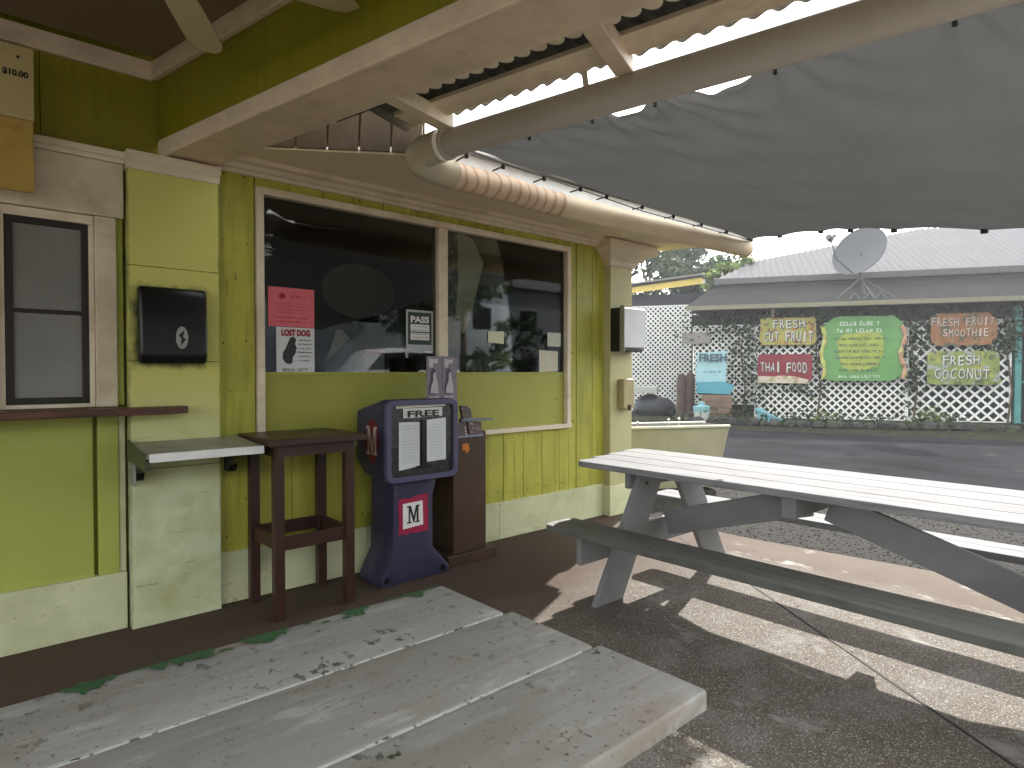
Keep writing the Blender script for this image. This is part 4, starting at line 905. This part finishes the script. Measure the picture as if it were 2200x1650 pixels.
for q in (BG(2.35, .2, 3.74), BG(3.9, .25, 3.74), BG(3.35, .45, 3.68)): MB().tube([mast, q], .020, 8).build('tripod_leg', M['galv'], ds)
for q in (2.7, 3.1, 3.4): MB().tube([BG(q, .3, 3.72), BG(q + .15, .1, 3.92), BG(q + .25, .35, 3.70)], .022, 6).build('cable_loop', M['galv'], ds)

# left neighbour with yellow gable
nbh = thing('yellow_gabled_building', 'low building with yellow roof edge left of the roadside shop', 'building', tuple(BG(-3.5, -5, 0)))
bbox('wall', mat('neighbour_dark', (.02, .02, .03), .8, .2), nbh, -8, -1.7, -9, -5.2, 0, 4.75)
yel = mat('yellow_fascia', (.60, .45, .10), .5, .12)
MB().bar(BG(-8, -4.95, 4.62), BG(-1.75, -4.95, 5.22), .05, .26).build('fascia', yel, nbh, .01)
MB().bar(BG(-1.72, -4.95, 5.26), BG(-1.62, -4.9, 4.78), .05, .12).build('gable_end', plain('gable_pale', (.5, .48, .38), .5), nbh)
mb = MB(); P = [BG(-8, -4.7, 4.83), BG(-1.70, -4.7, 5.42), BG(-1.70, -9, 5.9), BG(-8, -9, 5.3)]; mb.hexa(P + [p + Vector((0, 0, .07)) for p in P]).build('roof', mat('neighbour_roof', (.14, .135, .125), .6, .2, 2, .3, 20), nbh)

# signs on the lattice
def sign(name, label, a, z, W, H, m, b=.22, wob=.03, seed=0, r=.15, cat='sign'):
    t_ = thing(name, label, cat, tuple(BG(a, b, z - H / 2)))
    plate(BG(a, b, z), EA, EZ, rrect(W, H, r, wob, seed), .025, 'board', m, t_)
    return t_
def spm(name, c, sp, sc_=3): return mat(name, c, .5, .15, 4, .03, 30, spots=[(q, sc_ * (1 + .4 * i), .54, .60, None) for i, q in enumerate(sp)])
lt = plain('sign_white', (.46, .46, .42), .5); ltd = plain('sign_shadow', (.06, .06, .05), .5)
def htext(body, o, r, u, W, H, m, par, seed=1, bold=.02, name='lettering'):
    rn = random.Random(seed); r = Vector(r); u = Vector(u); n_ = len(body); cw = W / n_
    for i, ch in enumerate(body):
        if ch == ' ': continue
        t_ = rn.uniform(-.09, .09); rr = r * math.cos(t_) + u * math.sin(t_); uu = u * math.cos(t_) - r * math.sin(t_)
        w_ = cw * (.30 if ch == 'I' else .74) * rn.uniform(.9, 1.08)
        text(ch, Vector(o) + r * ((i + .5) * cw - W / 2) + u * rn.uniform(-.06, .06) * H, rr, uu, w_, H * rn.uniform(.88, 1.08), m, par, bold=bold, ext=.001, name=name)
def stext(body, t_, a, z, W, H, b=.225, m=None, bold=.03, shear=0):
    sd = len(body) + int(a * 10)
    htext(body, BG(a + .022, b + .004, z - .022), EA, EZ, W, H, ltd, t_, sd, .03, 'letter_shadow')
    htext(body, BG(a, b + .008, z), EA, EZ, W, H, m or lt, t_, sd, -.004, 'letter')
s1 = sign('fruit_sign', 'yellow and orange sign reading FRESH CUT FRUIT, upper left of the green menu', .98, 2.80, 1.62, .86, spm('sign_yellow', (.27, .24, .05), [(.33, .14, .02), (.20, .25, .06), (.12, .03, .02)]), seed=1)
stext('FRESH', s1, 1.0, 3.02, .95, .26); stext('CUT FRUIT', s1, .98, 2.62, 1.45, .30)
s2 = sign('thai_food_sign', 'red sign reading THAI FOOD with a cream lower band', .90, 1.66, 1.55, .82, plain('sign_red', (.16, .008, .016), .5, var=.2, scale=2), seed=2, r=.05, wob=.015)
stext('THAI FOOD', s2, .86, 1.66, 1.38, .30); plate(BG(.86, .23, 1.27), EA, EZ, [(-.75, -.10), (.7, -.12), (.72, .0), (.35, .10), (0, .13), (-.4, .10), (-.75, .12)], .01, 'lower_band', spm('thai_band', (.42, .36, .28), [(.2, .25, .1), (.35, .2, .15)], 5), s2)
s3 = sign('menu_sign', 'large bright green menu sign with rows of lettering', 3.08, 2.21, 2.20, 2.02, mat('sign_green', (.10, .235, .07), .5, .12, 3, .03, 30), wob=.05, seed=3, r=.45)
plate(BG(3.0, .225, 2.15), EA, EZ, rrect(1.2, 1.2, .4, .08, 5), .004, 'yellow_glow', mat('sign_lime', (.24, .29, .05), .5, .2, 4), s3)
scribble(2, BG(3.0, .235, 2.88), EA, EZ, 1.5, .42, plain('sign_pale', (.45, .5, .42), .5), s3, fill=.6, seed=21)
scribble(6, BG(3.0, .235, 2.05), EA, EZ, 1.45, 1.15, ltd, s3, fill=.42, seed=22); scribble(1, BG(3.0, .235, 1.37), EA, EZ, 1.2, .16, plain('sign_pale2', (.45, .5, .42), .5), s3, seed=23)
MB().tube([BG(4.12 + .06 * math.sin(k), .24, 1.3 + .16 * k) for k in range(11)], [.05 + .025 * (k % 2) for k in range(11)], 6).build('painted_flowers', spm('flower_border', (.40, .22, .15), [(.35, .4, .1), (.2, .1, .08)], 6), s3)
MB().tube([BG(1.98 + .05 * math.sin(k), .24, 1.3 + .16 * k) for k in range(11)], [.05 + .025 * (k % 2) for k in range(11)], 6).build('painted_flowers', spm('flower_border2', (.34, .36, .10), [(.4, .2, .1)], 6), s3)
s4 = sign('smoothie_sign', 'orange fruit sign reading FRESH FRUIT SMOOTHIE, upper right by the vines', 5.62, 2.75, 1.62, .88, spm('sign_orange', (.22, .09, .03), [(.04, .055, .025), (.20, .13, .06)], 3), seed=6, wob=.05, r=.2)
stext('FRESH FRUIT', s4, 5.62, 2.97, 1.58, .24, m=plain('sign_tan', (.45, .32, .25), .5)); stext('SMOOTHIE', s4, 5.70, 2.65, 1.15, .22, m=plain('sign_tan2', (.48, .36, .28), .5))
s5 = sign('coconut_sign', 'green and yellow sign reading FRESH COCONUT, low on the right lattice', 5.67, 1.62, 1.80, 1.0, spm('sign_coconut', (.17, .21, .05), [(.27, .27, .05), (.24, .26, .27), (.06, .09, .03)], 2.5), seed=8, wob=.06, r=.2)
stext('FRESH', s5, 5.60, 1.85, .95, .28); stext('COCONUT', s5, 5.62, 1.45, 1.4, .30)
s6 = sign('wooden_sign', 'small bare grey wooden sign on the lattice', -1.79, 2.63, .90, .36, mat('grey_wood', (.20, .18, .16), .7, .2, 4, .3, 30), b=.15, r=.02, wob=.02, seed=9)
MB().bar(BG(-2.2, .13, 2.5), BG(-1.4, .13, 2.78), .02, .02).build('brace', M['silver'], s6)
pole = MB().tube([BG(.55, .1, 3.1), BG(.55, .1, 3.5)], .05, 10).build('support_post', plain('post_cream', (.42, .38, .26), .5), shop)

# blue signboard shaped like a seat
bs = thing('blue_signboard', 'light blue leaning signboard lettered FRESH on a teal seat', 'signboard', tuple(BG(-1.2, 1, .8)))
BLU = mat('pale_blue_paint', (.20, .33, .35), .6, .08, 4, .1, 30); TEAL = mat('bright_teal_paint', (.05, .20, .25), .6, .12, 4, .1, 30)
UB = (Vector((0, 0, 1)) - NB * .12).normalized()
plate(BG(-1.25, 1.0, 1.70), EA, UB, [(-.50, -.50), (.40, -.52), (.43, .48), (-.46, .42)], .04, 'back_board', BLU, bs)
plate(BG(-1.22, 1.15, 1.02), EA, UB, [(-.50, -.17), (.50, -.20), (.62, .08), (.42, .16), (.20, .20), (-.50, .18)], .35, 'seat', TEAL, bs)
text('FRESH', BG(-1.24, 1.03, 1.96), EA, UB, .82, .26, plain('sign_navy', (.03, .05, .07), .5), bs, bold=.03)
scribble(1, BG(-1.24, 1.03, 1.53), EA, UB, .75, .12, plain('sign_navy2', (.04, .07, .09), .5), bs, seed=31)
bw = thing('brick_planter', 'low brown wooden box under the blue signboard', 'planter', tuple(BG(-1.1, 1, 0)))
bbox('body', mat('planter_brown', (.14, .095, .065), .8, .25, 4, .3, 20), bw, -1.55, -.68, .7, 1.25, .0, .80, .02)
for k_ in range(4): bbox('plank', mat('planter_plank', (.15, .10, .07), .8, .25, 4, .3, 20), bw, -1.56, -.67, 1.255, 1.275, .02 + k_ * .19, .19 + k_ * .19, .004)
for k_, (a_, lab) in enumerate(((-2.20, 'dark brown log stump at the left of the pair beside the blue signboard'), (-1.93, 'dark brown log stump nearest the blue signboard'))):
    st = MB().lathe(tuple(BG(a_, .9, 0)), [(.17, 0), (.16, .1), (.14, .7), (.15, 1.15 + .12 * k_), (.10, 1.42 + .05 * k_), (.03, 1.46 + .05 * k_)], 12).build('log_stump', mat('stump_brown', (.055, .035, .028), .8, .3, 6, .4, 20), smooth=True); tag(st, lab, 'stump', 'log stumps')
pa = thing('paint_pail', 'small white and teal pail on the verge in front of the brown box', 'pail', tuple(BG(-1.55, 1.5, 0)))
MB().lathe(tuple(BG(-1.55, 1.5, 0)), [(.20, 0), (.22, .02), (.24, .30)], 18).build('body', plain('pail_white', (.42, .44, .42), .5), pa, smooth=True); MB().lathe(tuple(BG(-1.55, 1.5, .30)), [(.25, 0), (.26, .16), (.10, .2), (.09, .30)], 18).build('upper_body', plain('pail_teal', (.16, .32, .34), .5), pa, smooth=True)
fr_ = thing('toy_lizard', 'small turquoise lizard ornament on the verge below the lattice', 'ornament', tuple(BG(.25, 1.8, 0))); TQ = plain('turquoise', (.10, .25, .28), .5)
MB().tube([BG(-.02, 1.8, .42), BG(.10, 1.8, .36), BG(.28, 1.8, .22), BG(.5, 1.8, .16), BG(.75, 1.8, .10)], [.05, .11, .12, .06, .02], 10).build('body', TQ, fr_, smooth=True)
for p_, q_ in (((.10, .32), (.05, .05)), ((.2, .25), (.22, .0)), ((.38, .2), (.30, .0)), ((.42, .2), (.55, .0))): MB().tube([BG(p_[0], 1.85, p_[1]), BG(q_[0], 1.9, q_[1])], [.04, .025], 8).build('leg', TQ, fr_)
bag = thing('covered_grill', 'black covered grill with a pale lid board behind the planter', 'grill', tuple(BG(-3.1, -.2, 0)))
mb = MB(); prof_ = [(.62, 0), (.70, .15), (.66, .40), (.50, .62), (.2, .72), (.03, .74)]
o_ = MB().lathe((0, 0, 0), prof_, 18)
o_.v = [tuple(BG(-3.15 + x * 1.05 + .05 * math.sin(9 * y), -.2 + y * .7, z * (1 + .08 * math.sin(5 * x + 3)))) for x, y, z in o_.v]
o_.build('cover', mat('black_sheet', (.012, .014, .018), .5, .3, 5, .4, 8), bag, smooth=True)
bbox('lid_board', plain('lid_grey', (.30, .31, .28), .5), bag, -4.0, -3.02, -.4, .3, .80, 1.03, .01)

# kerb stones along the verge, each its own
kb = thing('stone_border', 'row of dark mossy stones edging the verge below the lattice', 'stone border', tuple(BG(3, 2.1, 0)))
rn = random.Random(8); a = -2.2
protos = []
for k_ in range(5):
    mb = MB(); c1 = [(0, 0, 0)]
    mb.lathe((0, 0, 0), [(.17, -.05), (.19, .02), (.17, .12), (.10, .17), (.02, .18)], 8); mb.v = [(x * rn.uniform(.85, 1.15), y * rn.uniform(.75, 1.0), z * rn.uniform(.85, 1.15)) for x, y, z in mb.v]
    protos.append(mb)
while a < 8.5:
    m_ = random.Random(int(a * 100)).choice(protos)
    if len(m_.v):
        if not hasattr(m_, 'me'): 
            o = m_.build('stone', M['stone']); m_.me = o.data; o.parent = kb
        else: o = bpy.data.objects.new('stone', m_.me); col.objects.link(o); o.parent = kb
        bb_ = 2.0 + .25 * math.sin(a * .7)
        s_ = rn.uniform(.7, 1.15); o.scale = (s_, s_, s_ * rn.uniform(.8, 1.1)); o.rotation_euler = (0, 0, rn.uniform(0, 6.28)); o.location = BG(a, bb_, -.02) - kb.location
    a += rn.uniform(.24, .40)
# raised planting bank
P = [BG(-6, 2.0, -.05), BG(12, 2.0, -.05), BG(12, -.1, -.05), BG(-6, -.1, -.05)]; Q = [BG(-6, 1.9, .03), BG(12, 1.9, .03), BG(12, -.1, .05), BG(-6, -.1, .05)]
struct(MB().hexa(P + Q).build('planting_bank', M['dirt']))

# ------------------------------------------------------------ foliage
def leafmat(name, c, c2):
    m = bpy.data.materials.new(name); m.use_nodes = True; n = m.node_tree; L = n.links; b = n.nodes["Principled BSDF"]; b.inputs['Roughness'].default_value = .5
    g_ = n.nodes.new("ShaderNodeNewGeometry"); r_ = n.nodes.new("ShaderNodeMixRGB"); r_.inputs[1].default_value = (*c, 1); r_.inputs[2].default_value = (*c2, 1)
    L.new(g_.outputs['Random Per Island'], r_.inputs[0]); L.new(r_.outputs[0], b.inputs['Base Color'])
    tr = n.nodes.new("ShaderNodeBsdfTranslucent"); L.new(r_.outputs[0], tr.inputs[0]); mx = n.nodes.new("ShaderNodeMixShader"); mx.inputs[0].default_value = .3
    o = n.nodes["Material Output"]; L.new(b.outputs[0], mx.inputs[1]); L.new(tr.outputs[0], mx.inputs[2]); L.new(mx.outputs[0], o.inputs[0]); return m
LF1 = leafmat('vine_leaf', (.014, .026, .010), (.05, .08, .025)); LF2 = leafmat('tree_leaf', (.014, .035, .010), (.05, .09, .02)); LF3 = leafmat('light_leaf', (.06, .11, .02), (.18, .24, .05))
def leaves(P, size, name, m, parent=None):
    n = len(P); d = rng.normal(size=(n, 3)); d /= np.linalg.norm(d, axis=1)[:, None]; u = rng.normal(size=(n, 3)); u -= d * (u * d).sum(1)[:, None]; u /= np.linalg.norm(u, axis=1)[:, None]
    v = np.cross(d, u); s = (size * rng.uniform(.6, 1.3, n))[:, None]
    q = np.stack([P - u * s, P + v * s * .45, P + u * s, P - v * s * .45], 1).reshape(-1, 3)
    mb = MB(); mb.v = [tuple(x) for x in q]; mb.f = [(4 * i, 4 * i + 1, 4 * i + 2, 4 * i + 3) for i in range(n)]
    return mb.build(name, m, parent, fix=False)
def clump(c, r, n): # points on fuzzy ellipsoid shell
    d = rng.normal(size=(n, 3)); d /= np.linalg.norm(d, axis=1)[:, None]; return np.array(c) + d * np.array(r) * rng.uniform(.55, 1.08, n)[:, None]
def bgP(a, b, z): return np.array(tuple(BG(a, b, z)))
def vine(label, spec, leaf=.085, cat='climbing vine'):
    t_ = thing('climbing_vine', label, cat, tuple(BG(spec[0][0], .1, 0)), 'vines growing over the lattice')
    pts = []
    for a, z, ra, rz, n in spec:
        rr = rng.normal(size=(n, 3)); pts.append(np.array([tuple(BG(a + x * ra * .5, .07 + min(abs(y), 1.6) * .08, z + w_ * rz * .5)) for x, y, w_ in rr[:int(n * .30)] if z + w_ * rz * .5 < 3.44]))
    leaves(np.concatenate(pts), leaf, 'foliage', LF1, t_)
    MB().tube([BG(spec[0][0], .06, .0), BG(spec[0][0] + .1, .06, 1.0), BG(spec[0][0] - .05, .06, 2.2), BG(spec[0][0] + .1, .06, 3.2)], [.03, .025, .02, .012], 6).build('stem', M['attic'], t_)
vine('dark vine over the lattice left of the red sign', [(-.35, 2.2, .8, 1.3, 900), (-.1, 3.1, 1.6, .5, 600), (-1.4, 3.1, 1.2, .5, 500), (.0, 1.3, .45, 1.3, 420), (-.5, .5, 1.0, .5, 220)])
vine('dark vine hanging under the awning between the signs', [(1.85, 3.1, .35, .6, 260), (1.6, 3.25, 2.6, .25, 420), (1.85, 2.2, .22, .9, 200), (1.4, .95, .8, .3, 260), (3.2, 3.28, 2.4, .22, 380)])
vine('dark vine covering the lattice right of the green menu', [(4.45, 2.7, .5, .9, 620), (4.4, 1.7, .35, .8, 300), (5.2, 3.25, 1.6, .3, 420), (4.35, 1.1, .25, .7, 140)])
vine('dense dark vine at the right end over the teal post', [(6.8, 2.8, .7, .9, 900), (6.4, 2.2, .5, .4, 240), (7.4, 3.1, .8, .5, 400), (6.7, 2.35, .35, .35, 200)])
wd = np.concatenate([np.array([tuple(BG(a + rng.normal() * .25, 1.6 + rng.normal() * .25, abs(rng.normal()) * .16)) for _ in range(120)]) for a in (-2.0, -1.0, -.4, .4, 1.0, 1.6, 2.2, 3.2, 4.3, 4.6, 5.0)])
lab_ = None
wo = leaves(wd, .07, 'weeds', LF1); tag(wo, 'low weeds growing along the foot of the lattice', 'weeds', kind='stuff')
wd2 = np.array([tuple(BG(rng.choice([1.75, 4.55, 4.35]) + rng.normal() * .2, 1.7 + rng.normal() * .15, abs(rng.normal()) * .25)) for _ in range(330)])
w2 = leaves(wd2, .06, 'flowering_weeds', LF3); tag(w2, 'pale flowering weeds below the green menu sign', 'weeds', kind='stuff')
def tree(label, a, b, z, specs, m, leaf=.2, trunk=.18):
    t_ = thing('background_tree', label, 'tree', tuple(BG(a, b, 0)), 'trees behind the roadside shop')
    MB().tube([BG(a, b, 0), BG(a + .1, b, z * .5), BG(a, b, z)], [trunk, trunk * .8, trunk * .4], 8).build('trunk', M['attic'], t_, smooth=True)
    for sp in specs: MB().tube([BG(a, b, z * .6), BG(a + sp[0] * .8, b, z + sp[1] * .8)], [trunk * .4, trunk * .12], 6).build('limb', M['attic'], t_)
    P_ = []
    for da_, dz, ra, rz, n in specs:
        for _ in range(12):
            cc = bgP(a + da_ + rng.normal() * ra * .42, b + rng.normal() * ra * .4, z + dz + rng.normal() * rz * .42); P_.append(clump(cc, (ra * .32, ra * .32, rz * .30), n // 12))
    leaves(np.concatenate(P_), leaf, 'crown', m, t_)
tree('dark spreading tree behind the yellow-edged building', -6.0, -14, 7.0, [(-2.5, 0, 3.2, 2.6, 3600), (1.8, .4, 3.0, 2.4, 3600), (0, -2, 5.5, 2, 2600)], LF2, .22)
tree('dark tree rising at the left end of the corrugated roof', -1.4, -12, 6.6, [(-.6, .2, 1.8, 1.2, 2200), (.9, -.4, 1.2, .9, 1100)], LF2, .18)
tree('light green shrub at the corner of the corrugated roof', -1.0, -4.0, 5.25, [(-.3, .0, .55, .35, 500), (.25, .25, .7, .28, 500), (.9, .5, .45, .2, 260)], LF3, .09, .06)
tree('tall dark tree behind the column at the far left', -11, -13, 7.5, [(0, 0, 3.4, 3.2, 4200), (2.2, -2, 2.5, 2, 1800)], LF2, .22)

# ================================================================ behind the camera: what the panes reflect
car = thing('parked_car', 'white suv parked on the street side of the cafe', 'car', (11.5, -10.2, 0))
cw = mat('white_car_paint', (.72, .73, .74), .25, .02, 3, 0)
CX = 2.5; CY = -4.6
prof = [(6.6, .35), (6.55, .95), (6.75, 1.25), (7.2, 1.32), (7.75, 1.85), (8.2, 1.95), (10.3, 1.92), (10.95, 1.35), (11.25, 1.15), (11.3, .4)]
prof = [(x + CX, z * 1.18) for x, z in prof]
MB().prism(prof, 1, -6.6 + CY, -4.8 + CY).build('body', cw, car, .08, 3, True)
cg = mat('tinted_glass', (.01, .012, .012), .08, .05, 3, 0)
for q in ([(7.35, 1.35), (7.85, 1.80), (8.75, 1.84), (8.75, 1.35)], [(8.85, 1.35), (8.85, 1.84), (10.2, 1.82), (10.7, 1.35)]): MB().prism([(x + CX, z * 1.18) for x, z in q], 1, -4.795 + CY, -4.78 + CY).build('side_window', cg, car)
for x in (7.5 + CX, 10.4 + CX):
    wh = MB().tube([(x, -4.95 + CY, .36), (x, -4.76 + CY, .36)], .38, 24).build('wheel', M['black'], car); MB().tube([(x, -4.77 + CY, .36), (x, -4.75 + CY, .36)], .22, 16).build('rim', M['silver'], wh)
hs = thing('opposite_house', 'long grey two storey house on the far side of the parking area', 'building', (10, -24, 0))
box('wall', plain('house_pale', (.20, .225, .25), .7), hs, -14, 34, -26, -22, 0, 7.0)  # out of view; made tall so its wall fills sky gaps in the reflections
MB().prism([(-27, 7.0), (-21.3, 7.0), (-24, 8.6)], 0, -14.5, 34.5).build('roof', plain('house_roof', (.12, .12, .12), .7), hs)
for x in range(-12, 33, 4):
    for z_ in (1.1, 4.2): box('window', plain('house_window', (.25, .28, .30), .4), hs, x, x + 1.5, -22.03, -22.0, z_, z_ + 1.4)
sheet('bounce_apron', M['slab'], [(-20, -6.1), (8.1, -6.1), (8.1, -20), (-20, -20)], -.026)  # unseen ground, concrete colour chosen to bounce sun onto the walls

def far_tree(x, y, h, r, label):  # unseen trees, added to darken what the panes reflect
    t_ = thing('reflection_tree', label, 'tree', (x, y, 0), 'unseen trees added for the pane reflections')
    MB().tube([(x, y, 0), (x + .1, y, h * .5), (x, y, h)], [.2, .16, .06], 8).build('trunk', M['attic'], t_, smooth=True)
    P_ = [clump(np.array([x, y, h]) + rng.normal(size=3) * r * np.array([.5, .4, .45]), (r * .45,) * 3, 170) for _ in range(14)]
    leaves(np.concatenate(P_), .34, 'crown', LF2, t_)
for i, (x, y, h, r) in enumerate([(-9, -17, 5.5, 3.2), (2.5, -18, 5, 2.6), (19, -16.5, 6, 3.3)]):
    far_tree(x, y, h, r, ['leftmost', 'middle', 'rightmost'][i] + ' of the unseen dark trees added to darken the pane reflections')

# ================================================================ light haze added to imitate lens glare
hm = bpy.data.materials.new('glare_haze'); hm.use_nodes = True; n = hm.node_tree; n.nodes.clear()
o_ = n.nodes.new("ShaderNodeOutputMaterial"); pv = n.nodes.new("ShaderNodeVolumePrincipled"); pv.inputs['Color'].default_value = (.92, .95, 1, 1)
pv.inputs['Density'].default_value = .0012; pv.inputs['Anisotropy'].default_value = .5
n.links.new(pv.outputs[0], o_.inputs['Volume'])
hz = MB().box(-40, 46, -38, 46, -1.4, 14).build('glare_haze', hm); stuff(hz)
scn.cycles.volume_max_steps = 64; scn.cycles.volume_bounces = 0

# ================================================================ grit, crumbs and dry leaf bits on the concrete
rg = random.Random(21); mb = MB()
for i in range(420):
    x, y = rg.uniform(.6, 5.2), rg.uniform(.2, 4.1); r_ = rg.uniform(.002, .007); a0 = rg.uniform(0, 6.28)
    q = [(x + r_ * rg.uniform(.6, 1.5) * math.cos(a0 + k * 1.57), y + r_ * rg.uniform(.6, 1.5) * math.sin(a0 + k * 1.57), .001) for k in range(4)]
    mb.add(q + [(x, y, .001 + r_ * .6)], [(0, 1, 4), (1, 2, 4), (2, 3, 4), (3, 0, 4)])
gt = mb.build('floor_grit', M['brown_dark'], fix=False); tag(gt, 'dark crumbs and grit scattered over the concrete floor', 'grit', kind='stuff')
